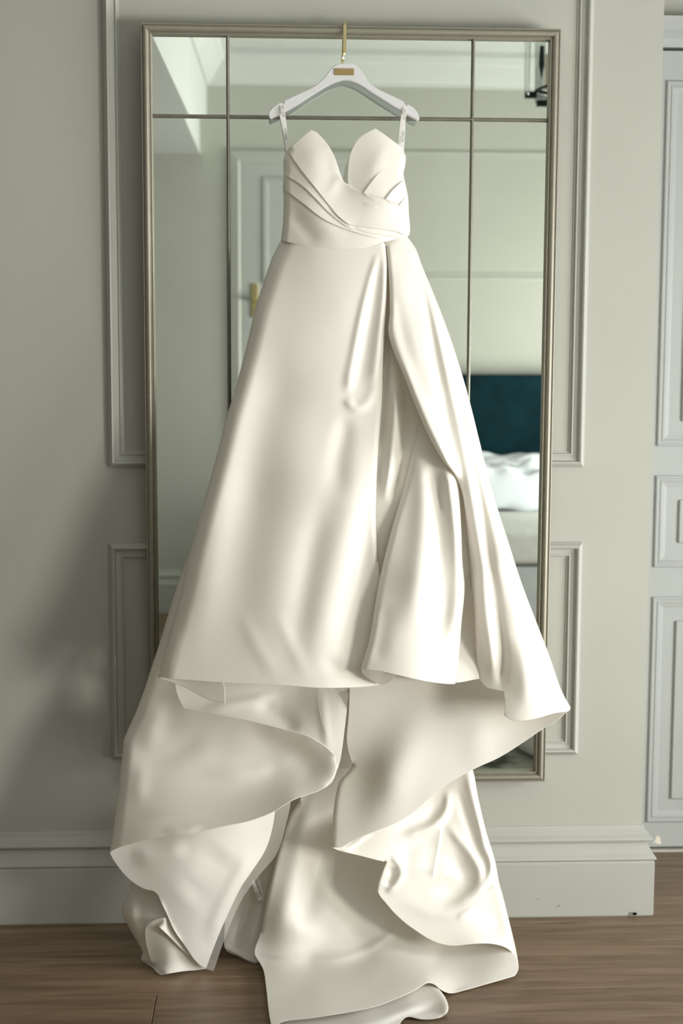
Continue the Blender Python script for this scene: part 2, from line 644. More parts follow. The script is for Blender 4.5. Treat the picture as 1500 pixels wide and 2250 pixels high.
def plank_mesh(L):
    key = round(L, 2)
    if key not in protos:
        bm = bmesh.new()
        r = bmesh.ops.create_cube(bm, size=1.0)
        for v in r['verts']:
            v.co = Vector((v.co.x * (key - 0.0016), v.co.y * (PW - 0.0016), v.co.z * 0.014))
        top = [e for e in bm.edges if all(v.co.z > 0 for v in e.verts)]
        bmesh.ops.bevel(bm, geom=top, offset=0.0012, segments=1, affect='EDGES')
        me = bpy.data.meshes.new('plank')
        bm.to_mesh(me)
        bm.free()
        me.materials.append(M_OAK)
        protos[key] = me
    return protos[key]


row = 0
yedge = 0.295 + PW * 2
joints = {5: 0.43, 6: -0.27}
while yedge > YB:
    L0 = 1.6
    off = (row * 0.61) % L0
    if row == 5:
        off = (0.43 - XL) % L0
    if row == 6:
        off = (-0.28 - XL) % L0
    xs = [XL]
    x = XL + off
    while x < XR:
        if x - xs[-1] > 0.12:
            xs.append(x)
        x += L0
    xs.append(XR)
    for a, b in zip(xs[:-1], xs[1:]):
        L = round(b - a, 2)
        if L < 0.1:
            continue
        p = bpy.data.objects.new('plank', plank_mesh(L))
        COL.objects.link(p)
        p.parent = fl
        p.location = ((a + b) / 2, yedge - PW / 2, -0.007)
    yedge -= PW
    row += 1

# skirting
b1 = sweep('baseboard_back', [(XL, 0.0), (0.975, 0.0), (0.975, 0.5)], BASE_PROF, M_TRIM)
tag(b1, 'tall moulded greige skirting below the mirror', kind='structure')
b2 = sweep('baseboard_front', [(XR, YB), (XL, YB)], BASE_PROF, M_TRIM)
tag(b2, 'moulded skirting along the wall reflected in the mirror', kind='structure')
b3 = sweep('baseboard_left', [(XL, YB), (XL, 0.0)], BASE_PROF, M_TRIM)
tag(b3, 'moulded skirting of the side wall', kind='structure')
# scuffs on the skirting
for (px, py, s) in ((1181, 1976, 0.0022), (1228, 1990, 0.003), (1222, 1993, 0.002), (1389, 2008, 0.010), (1395, 1668 + 340, 0.006)):
    q = at(px, py, 0.0305)
    boxes('scuff_mark', [(q[0] - s, q[0] + s, -0.0306, -0.0301, q[2] - s * 0.5, q[2] + s * 0.5)], plain('scuff', (0.22, 0.21, 0.18), 0.8), b1)

# wall panel mouldings (one tall upper panel, one low panel, both passing behind the mirror)
t1 = rect_frame('trim_1', -0.427, 0.796, 1.201, 2.72, 0.0, MOULD, M_TRIM)
tag(t1, 'tall upper wall panel moulding passing behind the mirror', kind='structure')
t2 = rect_frame('trim_2', -0.429, 0.797, 0.438, 1.005, 0.0, MOULD, M_TRIM)
tag(t2, 'low wall panel moulding passing behind the mirror', kind='structure')
# reflected wall: panel mouldings and cornice
t3 = rect_frame('trim_3', 0.58, 3.1, 1.826, 2.51, YB, [(i, h * 0.55) for i, h in MOULD], M_TRIM, face=1)
tag(t3, 'wall panel moulding above the headboard', kind='structure')
cor = [(0, 2.83), (0.012, 2.83), (0.016, 2.845), (0.03, 2.86), (0.05, 2.89), (0.075, 2.93), (0.09, 2.945), (0.1, 2.965), (0.12, 2.97), (0.12, 3.0)]
t4 = sweep('trim_4', [(XR, YB), (-0.403, YB), (-0.403, 0.0)], cor, M_CEIL)
tag(t4, 'white cornice along the reflected ceiling', kind='structure')

# door in the recess on the right
d1 = empty('door_1', (1.0, 0.5, 0.0))
tag(d1, 'pale grey panelled door in the recess beside the mirror wall', kind='structure')
boxes('door_slab', [(0.0, 0.92, -0.035, -0.001, 0.014, 2.352)], M_DOOR, d1, 0.002)
DM = [(0, 0), (0, 0.005), (0.003, 0.0075), (0.007, 0.0075), (0.009, 0.0045), (0.013, 0.0045), (0.015, 0.0065), (0.018, 0.0065), (0.0195, 0.0035), (0.024, 0.003), (0.034, 0.0008), (0.034, 0)]
for (z0, z1) in ((1.227, 2.268), (0.869, 1.140), (0.093, 0.780)):
    rect_frame('panel_moulding', 0.112, 0.80, z0, z1, -0.035, DM, M_DOOR, d1)
    boxes('raised_panel', [(0.183, 0.73, -0.0435, -0.034, z0 + 0.072, z1 - 0.072)], M_DOOR, d1, 0.003, 1)
tp = sweep('door_head_moulding', [(-0.02, -0.002), (0.98, -0.002)], [(0, 2.362), (0.03, 2.362), (0.032, 2.372), (0.036, 2.385), (0.036, 2.40), (0.045, 2.408), (0.06, 2.43), (0.062, 2.442), (0, 2.442)], M_DOOR, d1)
boxes('threshold', [(-0.02, 0.95, -0.04, 0.0, 0.0, 0.006)], M_THRESH, d1)
bm = bmesh.new()
vv = [bm.verts.new((0.148 + a, -0.0357, 0.035 + b)) for a, b in ((-0.014, -0.012), (-0.006, -0.006), (0.002, -0.013), (0.012, -0.012), (0.010, 0.004), (0.004, 0.014), (-0.004, 0.012), (-0.006, 0.002))]
bm.faces.new(vv)
me = bpy.data.meshes.new('paint_chip')
bm.to_mesh(me)
bm.free()
link('paint_chip', me, M_CHIP, d1)

# door reflected in the mirror
d2 = empty('door_2', (-0.22, YB, 0.0))
tag(d2, 'panelled door with a brass latch reflected left of the dress', kind='structure')
rect_frame('door_casing', -0.03, 0.72, -0.2, 2.50, 0.0, [(0, 0), (0, 0.012), (0.006, 0.018), (0.05, 0.024), (0.06, 0.012), (0.07, 0.010), (0.07, 0)], M_TRIM, d2, face=1)
boxes('door_slab', [(0.04, 0.65, 0.0, 0.012, 0.01, 2.43)], M_DOOR, d2)
for (z0, z1) in ((1.80, 2.36), (0.95, 1.70), (0.15, 0.85)):
    rect_frame('panel_moulding', 0.15, 0.56, z0, z1, 0.012, DM, M_DOOR, d2, face=1)
boxes('latch_plate', [(0.085, 0.125, 0.012, 0.018, 1.62, 1.80)], M_GOLD, d2, 0.003)
boxes('latch_lever', [(0.095, 0.21, 0.045, 0.060, 1.70, 1.72), (0.097, 0.113, 0.018, 0.055, 1.70, 1.72)], M_GOLD, d2, 0.003)

# ================================================================== THE ROOM SEEN IN THE MIRROR
bed = empty('bed', (1.85, YB, 0.0))
tag(bed, 'bed with a tall dark teal headboard reflected right of the dress', 'bed')
boxes('headboard', [(-1.12, 1.12, 0.02, 0.12, 0.2, 1.318)], M_TEAL, bed, 0.02, 3)
boxes('bed_base', [(-1.1, 1.1, 0.13, 1.13, 0.06, 0.44)], plain('grey_valance', (0.40, 0.42, 0.41), 0.9, noise=0.05, scale=10), bed, 0.015)
for sx in (-1.0, 1.0):
    for sy in (0.22, 1.04):
        boxes('leg', [(sx - 0.03, sx + 0.03, sy - 0.03, sy + 0.03, 0.0, 0.06)], M_DARKMETAL, bed)


def lumpy_box(name, x0, x1, y0, y1, z0, z1, mat, parent, amp=0.02, seed=0, n=28, puff=2.6, freq=6.0):
    """Rounded soft block whose top swells and wrinkles."""
    rng = np.random.RandomState(seed)
    ph = rng.rand(6, 3) * 6.28
    fr = (rng.rand(6, 2) - 0.5) * 2 * freq
    bm = bmesh.new()
    bmesh.ops.create_cube(bm, size=2.0)
    bmesh.ops.subdivide_edges(bm, edges=list(bm.edges), cuts=n, use_grid_fill=True)
    for v in bm.verts:
        x, y, z = v.co
        k = (abs(x) ** puff + abs(y) ** puff + abs(z) ** puff) ** (1 / puff)
        x, y, z = x / k, y / k, z / k
        X = (x0 + x1) / 2 + x * (x1 - x0) / 2
        Y = (y0 + y1) / 2 + y * (y1 - y0) / 2
        Z = (z0 + z1) / 2 + z * (z1 - z0) / 2
        w = sum(math.sin(fr[i][0] * X * 3 + fr[i][1] * Y * 3 + ph[i][0]) for i in range(6)) / 6
        v.co = Vector((X, Y, Z + amp * w * (0.4 + 0.6 * max(0, z))))
    for f in bm.faces:
        f.smooth = True
    me = bpy.data.meshes.new(name)
    bm.to_mesh(me)
    bm.free()
    return link(name, me, mat, parent)


lumpy_box('mattress', -1.12, 1.12, 0.13, 1.16, 0.44, 0.63, M_BEIGE, bed, 0.008, 3, 30, 8.0)
for k in range(6):
    boxes('tuft_button', [(-0.9 + 0.36 * k - 0.012, -0.9 + 0.36 * k + 0.012, 1.15, 1.166, 0.52, 0.544)], M_BEIGE, bed, 0.003)
pillow_labels = ['white pillow propped on the teal headboard, nearer the dress', 'white pillow propped on the teal headboard, farther from the dress']
for i, (cx, cy, hz) in enumerate(((1.22, -3.965, 0.895), (2.25, -3.965, 0.92))):
    p = lumpy_box('pillow', cx - 0.42, cx + 0.42, cy - 0.10, cy + 0.10, 0.637, hz, M_LINEN, None, 0.03, 20 + i, 24, 3.0, 16.0)
    tag(p, pillow_labels[i], 'pillow', 'white pillows on the bed')
dv = lumpy_box('duvet', 0.78, 2.9, -3.86, -3.60, 0.632, 0.865, M_LINEN, None, 0.045, 35, 56, 4.5, 20.0)
tag(dv, 'rumpled white duvet pushed back against the pillows', 'duvet')

rug = boxes('area_rug', [(0.45, 2.9, -2.06, -1.10, 0.0, 0.012)], M_RUG, None, 0.003)
tag(rug, 'dark and pale patterned rug reflected at the foot of the mirror', 'rug')
pouf = empty('pouf', (1.12, -1.52, 0.0125))
tag(pouf, 'round white pouf reflected in the lowest corner of the mirror', 'pouf')
prof = [(0.0, 0.0), (0.20, 0.0), (0.25, 0.03), (0.285, 0.12), (0.285, 0.22), (0.26, 0.32), (0.19, 0.37), (0.0, 0.385)]
vs, fs = [], []
NS = 40
ps = spline(prof, 0.02)
for (r_, z_) in ps:
    for k in range(NS):
        a = 2 * math.pi * k / NS
        rr = max(r_, 0.001) * (1 + 0.012 * math.cos(a * 10))
        vs.append((rr * math.cos(a), rr * math.sin(a), z_))
for i in range(len(ps) - 1):
    for k in range(NS):
        fs.append((i * NS + k, i * NS + (k + 1) % NS, (i + 1) * NS + (k + 1) % NS, (i + 1) * NS + k))
link('cushion', mesh_pd('cushion', vs, fs, True), plain('white_boucle', (0.88, 0.90, 0.90), 0.9, noise=0.03, scale=60, bump=0.2, spec=0.2), pouf)
boxes('button', [(-0.012, 0.012, -0.012, 0.012, 0.383, 0.392)], M_LINEN, pouf, 0.003)

# chandelier
ch = empty('chandelier', (1.25, -2.0, ZC))
tag(ch, 'crystal and black metal chandelier reflected in the top corner of the mirror', 'chandelier')


def tube(name, pts, r, mat, parent, n=10):
    vs, fs = [], []
    P = [Vector(p) for p in pts]
    for i, p in enumerate(P):
        d = (P[min(i + 1, len(P) - 1)] - P[max(i - 1, 0)]).normalized()
        a = d.orthogonal().normalized() if i == 0 else (a - d * a.dot(d)).normalized()
        b = d.cross(a)
        rr = r[i] if isinstance(r, (list, tuple)) else r
        for k in range(n):
            t = 2 * math.pi * k / n
            vs.append(tuple(p + a * math.cos(t) * rr + b * math.sin(t) * rr))
    for i in range(len(P) - 1):
        for k in range(n):
            fs.append((i * n + k, i * n + (k + 1) % n, (i + 1) * n + (k + 1) % n, (i + 1) * n + k))
    fs.append(tuple(range(n)))
    fs.append(tuple(range((len(P) - 1) * n, len(P) * n)))
    return link(name, mesh_pd(name, vs, fs, True), mat, parent)


tube('stem', [(0, 0, 0), (0, 0, -0.30), (0, 0, -0.54)], 0.012, M_DARKMETAL, ch)
NA = 8
for ring_z, ring_r in ((-0.535, 0.255), (-0.565, 0.20)):
    tube('ring', [(ring_r * math.cos(2 * math.pi * k / 32), ring_r * math.sin(2 * math.pi * k / 32), ring_z) for k in range(33)], 0.006, M_DARKMETAL, ch, 8)
for k in range(NA):
    a = 2 * math.pi * k / NA + math.pi
    ca, sa = math.cos(a), math.sin(a)
    tube('arm', [(0.01 * ca, 0.01 * sa, -0.50), (0.13 * ca, 0.13 * sa, -0.56), (0.255 * ca, 0.255 * sa, -0.535)], 0.006, M_DARKMETAL, ch, 8)
    bm = bmesh.new()
    r = bmesh.ops.create_cube(bm, size=1.0)
    for v in r['verts']:
        v.co = Vector((v.co.x * (0.012 if v.co.z < 0 else 0.016), v.co.y * (0.055 if v.co.z < 0 else 0.075), v.co.z * 0.27))
    bmesh.ops.bevel(bm, geom=list(bm.edges), offset=0.006, segments=1, affect='EDGES')
    me = bpy.data.meshes.new('crystal_plate')
    bm.to_mesh(me)
    bm.free()
    o = link('crystal_plate', me, M_CRYSTAL, ch)
    o.location = (0.29 * ca, 0.29 * sa, -0.42)
    o.rotation_euler = (0, 0, a)
    tube('candle_tube', [(0.21 * ca, 0.21 * sa, -0.53), (0.21 * ca, 0.21 * sa, -0.40)], 0.011, M_CANDLE, ch, 10)
    boxes('bracket', [(-0.022, 0.022, -0.012, 0.012, -0.012, 0.012)], M_DARKMETAL, ch, 0.002).location = (0.275 * ca, 0.275 * sa, -0.552)
    tube('drop', [(0.235 * ca, 0.235 * sa, -0.37), (0.235 * ca, 0.235 * sa, -0.44), (0.235 * ca, 0.235 * sa, -0.49)], [0.009, 0.012, 0.001], M_DARKMETAL, ch, 6)

# ================================================================== MIRROR
MX0, MX1, MZ0, MZ1 = -0.329, 0.703, 0.378, 2.2895
TILT = R(0.5)
mir = empty('wall_mirror', (0, -0.012, MZ0))
mir.rotation_euler = (TILT, 0, 0)
tag(mir, 'tall champagne framed mirror divided by slim bars, behind the wedding dress', 'mirror')
H = MZ1 - MZ0
FP = [(0, 0), (0, 0.034), (0.0008, 0.0368), (0.002, 0.0375), (0.0036, 0.0372), (0.0044, 0.0355), (0.0055, 0.0355)]
FP += [(0.0055 + 0.015 * (0.5 - 0.5 * math.cos(math.pi * k / 12)), 0.0355 + 0.0085 * math.sin(math.pi * k / 12)) for k in range(1, 13)]
FP += [(0.0215, 0.0345), (0.0225, 0.0355), (0.0245, 0.0358), (0.0262, 0.0345), (0.0268, 0.0325), (0.027, 0.029), (0.027, 0.0)]
rect_frame('frame', MX0, MX1, 0, H, 0.0, FP, M_FRAME, mir)
boxes('backing_board', [(MX0 + 0.01, MX1 - 0.01, -0.018, -0.004, 0.01, H - 0.01)], M_DARKMETAL, mir)
ix0, ix1, iz0, iz1 = MX0 + 0.025, MX1 - 0.025, 0.025, H - 0.025
vx = [-0.1175, 0.4875]
hz = [0.222, 2.071 - MZ0]
xs = [ix0] + vx + [ix1]
zs = [iz0] + hz + [iz1]
tw = {(0, 2): (0.0, -0.26), (1, 2): (0.05, 0.02), (2, 2): (0.0, 0.0)}
for i in range(3):
    for j in range(3):
        cx, cz = (xs[i] + xs[i + 1]) / 2, (zs[j] + zs[j + 1]) / 2
        hw, hh = (xs[i + 1] - xs[i]) / 2 - 0.0008, (zs[j + 1] - zs[j]) / 2 - 0.0008
        bv = 0.0
        me = mesh_pd('pane', [(-hw, 0, -hh), (hw, 0, -hh), (hw, 0, hh), (-hw, 0, hh), (-hw, 0.004, -hh), (hw, 0.004, -hh), (hw, 0.004, hh), (-hw, 0.004, hh)],
                     [(0, 1, 2, 3), (4, 7, 6, 5), (0, 4, 5, 1), (1, 5, 6, 2), (2, 6, 7, 3), (3, 7, 4, 0)])
        o = link('pane', me, M_MIRROR, mir)
        o.location = (cx, -0.0195, cz)
        a, b = tw.get((i, j), (0, 0))
        o.rotation_euler = (R(a), 0, R(b))
BAR = 0.0042


def bar(name, p0, p1, horiz):
    pr = [(-BAR, -0.019), (-BAR, -0.0245), (-BAR * 0.55, -0.0275), (0, -0.0285), (BAR * 0.55, -0.0275), (BAR, -0.0245), (BAR, -0.019)]
    vs = []
    for q in (p0, p1):
        for (u, y) in pr:
            vs.append((q[0], y, q[1] + u) if horiz else (q[0] + u, y, q[1]))
    n = len(pr)
    fs = [(k, k + 1, n + k + 1, n + k) for k in range(n - 1)]
    return link(name, mesh_pd(name, vs, fs), M_BAR, mir)


for x in vx:
    bar('glazing_bar', (x, iz0), (x, iz1), False)
for z in hz:
    bar('glazing_bar', (ix0, z), (ix1, z), True)

# ================================================================== HANGER
HD = 0.089
hg = empty('clothes_hanger', tuple(at(757, 150, HD)))
tag(hg, 'white lacquered clothes hanger with a gold hook and small brass plaque', 'hanger')
top = [(590, 259), (591, 245), (600, 235), (615, 226)]
hang_out = [[(595, 262), (590.5, 258), (591, 246), (600, 235), (615.5, 226)], [(615.5, 226), (617, 230), (622.5, 230), (624.5, 221)],
            [(624.5, 221), (659, 205), (688, 191), (709, 174), (720, 160), (731, 147), (740, 141.5), (757, 140), (774, 141.5), (785, 148), (796, 161), (809, 181), (827, 195), (853, 208), (887, 224)],
            [(887, 224), (888.5, 231), (893, 232.5), (895, 230)], [(895, 230), (907, 237), (917, 250), (921, 261), (920, 265), (916, 266)],
            [(916, 266), (893, 253), (853, 228.5), (813, 203), (787, 186), (768, 178.5), (755, 177), (741, 180), (720, 189), (680, 213), (653, 231), (624, 247.5), (595, 262)]]
O = []
for r_ in hang_out:
    O += list(spline(r_, 3.0)[:-1])
O = np.array(O)
P3 = at(O[:, 0], O[:, 1], np.full(len(O), HD))
org = at(757, 150, HD)
bm = bmesh.new()
v0 = [bm.verts.new((p[0] - org[0], -0.007, p[2] - org[2])) for p in P3]
f = bm.faces.new(v0)
ex = bmesh.ops.extrude_face_region(bm, geom=[f])
for v in ex['geom']:
    if isinstance(v, bmesh.types.BMVert):
        v.co.y = 0.007
bmesh.ops.recalc_face_normals(bm, faces=bm.faces)
edges = [e for e in bm.edges if abs(e.verts[0].co.y - e.verts[1].co.y) < 1e-6]
bmesh.ops.bevel(bm, geom=edges, offset=0.0018, segments=2, affect='EDGES')
me = bpy.data.meshes.new('body')
bm.to_mesh(me)
bm.free()
link('body', me, M_HANG, hg)
pl = np.array([at(734.5, 150.5, HD + 0.0075), at(777.5, 165.5, HD + 0.0075)]) - org
boxes('brass_plaque', [(pl[0][0], pl[1][0], -0.0095, -0.0065, pl[1][2], pl[0][2])], M_PLAQ, hg, 0.0006)


def ribbon(name, centers, half, mat, parent, thick=0.0006):
    """Flat strip through 3D centres, half-width vectors per centre."""
    vs, fs = [], []
    for cpt, hv in zip(centers, half):
        cpt, hv = np.array(cpt), np.array(hv)
        vs += [cpt - hv, cpt + hv]
    for i in range(len(centers) - 1):
        fs.append((2 * i, 2 * i + 1, 2 * i + 3, 2 * i + 2))
    me = mesh_pd(name, vs, fs)
    o = link(name, me, mat, parent)
    so = o.modifiers.new('thickness', 'SOLIDIFY')
    so.thickness = thick
    so.offset = 0
    return o


zt = 2.2925
tz = at(757, 142, HD)
hx = at(758, 70, 0.09)[0]
hc, hh_ = [], []
seq = [(hx, -0.022, zt - 0.035, 0), (hx, -0.022, zt - 0.005, 0), (hx, -0.030, zt + 0.004, 0), (hx, -0.050, zt + 0.005, 0), (hx, -0.068, zt + 0.003, 0), (hx, -0.0755, zt - 0.004, 0),
       (hx, -0.078, zt - 0.03, 0), (hx - 0.0005, -0.082, tz[2] + 0.036, 0), (hx - 0.002, -0.086, tz[2] + 0.028, 35), (hx - 0.004, -0.089, tz[2] + 0.020, 80), (hx - 0.005, -0.091, tz[2] + 0.013, 35),
       (tz[0] - 0.006, -0.092, tz[2] + 0.006, 0), (tz[0] - 0.006, -0.092, tz[2] - 0.006, 0)]
for (x, y, z, tw_) in seq:
    hc.append(np.array((x, y, z)) - org)
    hh_.append((0.0037 * math.cos(R(tw_)), 0.0037 * math.sin(R(tw_)), 0))
ribbon('hook', hc, hh_, M_GOLD, hg, 0.0022)

# ================================================================== DRESS
dress = empty('wedding_dress', (0.16, -0.20, 0.0))
tag(dress, 'ivory satin strapless wedding gown with draped skirt and long train', 'dress')
DORG = Vector((0.16, -0.20, 0.0))


def fit(o):
    """Keep world placement under the dress root."""
    o.matrix_parent_inverse = Matrix.Translation(-DORG)
    return o


DZ = lambda px, py, z: float(depth_at_height(np.array(px, float), np.array(py, float), z))
# --- back of the gown (seen only from the side or through gaps)
o = cloth('bodice_back', [[(626, 430), (760, 445), (894, 440)], [(894, 440), (897, 480), (895, 520)], [(895, 520), (755, 545), (620, 526)], [(620, 526), (623, 480), (626, 430)]],
          [(626, 430, 0.105), (760, 445, 0.085), (894, 440, 0.105), (895, 520, 0.105), (755, 545, 0.085), (620, 526, 0.105)], M_LINING, dress, spacing=12)
fit(o)
o = cloth('skirt_back', [[(620, 526), (755, 545), (893, 522)], [(893, 522), (952, 656), (1020, 861), (1085, 1112), (1174, 1371), (1238, 1540)], [(1238, 1540), (1100, 1600), (760, 1620), (380, 1560), (345, 1440)],
                         [(345, 1440), (440, 1140), (505, 905), (565, 678), (620, 526)]],
          [(620, 526, 0.105), (755, 545, 0.085), (893, 522, 0.105), (1020, 861, 0.115), (1238, 1540, 0.17), (760, 1600, 0.10), (345, 1480, 0.13), (505, 905, 0.115), (750, 1000, 0.075)], M_LINING, dress, spacing=14)
fit(o)

# --- bodice: wrapped sweetheart front
bod_l = [(631, 330), (623, 349), (624.5, 373), (622, 395), (623.5, 416), (623.5, 440), (621, 493), (617, 528)]
bod_r = [(895, 521), (900, 513), (898, 467), (896.5, 435), (892, 410), (886.5, 382), (890, 363), (891, 343), (884, 328)]
o = cloth('bodice', [bod_l, [(617, 528), (650, 536), (690, 543), (725, 547.5), (752, 548.5), (800, 545), (845, 532), (877, 524), (895, 521)], bod_r,
                     [(884, 328), (877, 320), (852, 301), (825, 282)], [(825, 282), (806, 291), (789, 303), (776, 322), (767, 347), (764, 375), (764, 404)],
                     [(764, 404), (757, 401), (750, 388), (743, 368), (733, 340), (720, 318), (705, 300), (694, 290), (683, 285)], [(683, 285), (660, 304), (640, 322), (631, 330)]],
          [(631, 330, 0.138), (623, 395, 0.142), (623, 440, 0.148), (617, 528, 0.150), (683, 286, 0.148), (705, 300, 0.150), (743, 368, 0.158), (760, 405, 0.166), (690, 350, 0.164),
           (690, 400, 0.175), (700, 460, 0.184), (755, 480, 0.188), (700, 530, 0.182), (752, 548, 0.187), (825, 283, 0.150), (789, 303, 0.151), (765, 360, 0.158), (830, 350, 0.165),
           (825, 400, 0.176), (850, 450, 0.182), (884, 328, 0.142), (891, 360, 0.146), (896, 435, 0.152), (898, 500, 0.158), (845, 532, 0.176), (890, 522, 0.156)],
          M_SATIN, dress,
          folds=[
              ('s', [(780, 506), (763, 491), (742, 473), (720, 447), (693, 413), (667, 381), (640, 343), (612, 300)], (16, 22, 20), (0.003, 0.005, 0.006), 0.12),
              ('s', [(785, 508), (760, 496), (725, 469), (693, 436), (660, 405), (624, 384), (595, 370)], (10, 14, 16), (0.003, 0.005, 0.006), 0.12),
              ('s', [(850, 526), (812, 518), (763, 504), (709, 480), (667, 448), (625, 416), (595, 395)], (10, 14, 18), (0.003, 0.005, 0.007), 0.12),
              ('g', [(640, 420), (690, 470), (730, 510), (770, 535)], (18, 24), 0.004, 0.35),
              ('g', [(630, 450), (665, 500), (705, 545)], 16, -0.004, 0.35),
              ('s', [(735, 380), (757, 401), (781, 419), (813, 429), (848, 440), (893, 458), (930, 472)], (18, 24), (0.004, 0.007), 0.1),
              ('s', [(795, 444), (812, 448), (834, 456)], 8, 0.002, 0.35),
              ('s', [(935, 532), (896, 519), (867, 507), (813, 499), (763, 490), (735, 468), (720, 450)], (10, 12, 16), (0.008, 0.006, 0.002), 0.12),
              ('s', [(900, 526), (880, 522), (853, 517), (808, 510), (770, 497)], (6, 8), (0.005, 0.002), 0.15),
              ('s', [(797, 426), (812, 405), (829, 384), (850, 366)], (12, 20), (0.005, 0.002), (0.03, 0.6)),
              ('s', [(846, 439), (862, 418), (886, 396), (905, 380)], (14, 16), (0.006, 0.005), (0.03, 0.1)),
              ('s', [(876, 452), (886, 440), (905, 418)], 8, 0.004, (0.03, 0.1)),
              ('g', [(855, 300), (838, 340), (805, 400)], 16, 0.0025, 0.35),
              ('g', [(728, 335), (738, 390), (715, 440)], 12, 0.0025, 0.35),
          ],
          rounds=[(bod_l, 16, 0.030), (bod_r, 16, 0.030)], spacing=2.6, floor=False)
fit(o)

# --- skirt inside, behind the drape
o = cloth('inner_skirt', [[(846, 545), (870, 600), (905, 640)], [(905, 640), (960, 760), (1010, 900), (1045, 1100), (1068, 1350), (1110, 1505)], [(1110, 1505), (1060, 1492), (1000, 1500), (920, 1490), (822, 1490)],
                          [(822, 1490), (812, 1300), (815, 1000), (832, 790), (846, 545)]],
          [(846, 545, 0.155), (905, 640, 0.155), (835, 800, 0.192), (930, 800, 0.185), (815, 1000, 0.235), (900, 1000, 0.235), (1020, 1000, 0.20), (820, 1250, 0.285), (950, 1250, 0.285), (1060, 1250, 0.25),
           (822, 1490, 0.33), (950, 1490, 0.33), (1110, 1505, 0.29), (1030, 1350, 0.265)], M_SATIN, dress,
          folds=[('g', [(862, 800), (868, 900), (858, 1010), (842, 1120)], (10, 14, 12), 0.022, 0.25), ('g', [(880, 830), (893, 920), (880, 1020), (860, 1110)], (8, 10), -0.015, 0.2),
                 ('g', [(850, 700), (845, 850), (835, 1000)], 9, -0.012, 0.2)], spacing=4.5)
fit(o)

# --- front panel of the skirt
sk_l = [(347, 1489), (350, 1478), (368, 1411), (384, 1355), (399, 1297), (411, 1241), (434, 1150), (460, 1060), (480, 985), (500, 908), (516, 858), (545, 745), (560, 680), (575, 632), (597, 568), (617, 527)]
sk_r = [(846, 532), (850, 560), (848, 700), (842, 792), (839, 883), (831, 993), (826, 1116), (830, 1232)]
o = cloth('front_skirt', [[(617, 527), (650, 535), (690, 542), (725, 547), (752, 548), (800, 544), (846, 532)], sk_r, [(830, 1232), (837, 1300), (839, 1400), (838, 1504)],
                          [(838, 1504), (812, 1508), (784, 1510), (707, 1511.5), (606, 1505), (490, 1500), (420, 1495), (347, 1489)], sk_l],
          [(617, 527, 0.148), (690, 542, 0.178), (752, 548, 0.186), (846, 532, 0.174), (560, 680, 0.196), (650, 680, 0.210), (750, 680, 0.220), (848, 680, 0.204), (516, 858, 0.226), (620, 860, 0.222),
           (730, 860, 0.238), (840, 860, 0.222), (455, 1080, 0.262), (560, 1080, 0.262), (690, 1080, 0.288), (828, 1080, 0.275), (399, 1297, 0.292), (500, 1300, 0.316), (650, 1300, 0.340), (830, 1280, 0.322),
           (347, 1489, 0.335), (440, 1495, 0.358), (600, 1505, 0.393), (720, 1511, 0.403), (838, 1504, 0.370)], M_SATIN, dress,
          folds=[
              ('g', [(832, 548), (814, 610), (796, 685), (777, 784), (767, 840), (763, 874)], (6, 9, 12), (0.004, 0.008, 0.007), 0.12),
              ('g', [(836, 575), (818, 680), (800, 770), (790, 835), (788, 868)], (12, 17, 18), (-0.004, -0.008, -0.007), 0.2),
              ('g', [(763, 866), (768, 886), (782, 896), (800, 889), (816, 866), (828, 830)], (10, 14), (0.008, 0.004), 0.2),
              ('g', [(848, 548), (843, 640), (832, 740), (823, 820), (815, 860)], (8, 12), 0.007, 0.15),
              ('g', [(752, 900), (757, 940), (742, 1010), (735, 1100)], (18, 26), (-0.010, -0.004), 0.3),
              ('g', [(800, 905), (795, 1000), (772, 1110), (735, 1260), (700, 1420), (690, 1520)], (30, 40, 46), (0.009, 0.012, 0.013), 0.3),
              ('g', [(815, 1060), (800, 1230), (780, 1360), (765, 1500)], (22, 34), -0.009, 0.35),
              ('g', [(690, 620), (665, 800), (650, 1000), (620, 1250), (590, 1520)], (50, 64), (0.004, 0.008), 0.35),
              ('g', [(620, 640), (590, 800), (565, 1000), (535, 1250), (505, 1510)], (36, 50), (-0.003, -0.006), 0.35),
              ('g', [(560, 760), (505, 1000), (455, 1260), (415, 1500)], (26, 40), (0.004, 0.008), 0.35),
              ('g', [(720, 1050), (690, 1180), (664, 1320), (645, 1500)], (24, 34), -0.006, 0.4),
              ('g', [(520, 1330), (570, 1430), (625, 1510)], 16, 0.002, 0.4),
              ('g', [(600, 1330), (645, 1430), (680, 1505)], 16, 0.0025, 0.4),
              ('g', [(700, 1440), (760, 1478), (835, 1480)], 16, -0.005, 0.35),
              ('g', [(390, 1370), (372, 1440), (362, 1486)], 12, 0.003, 0.3),
          ],
          rounds=[(sk_l, 36, 0.050), (sk_r, 11, 0.016)], spacing=4.2)
fit(o)

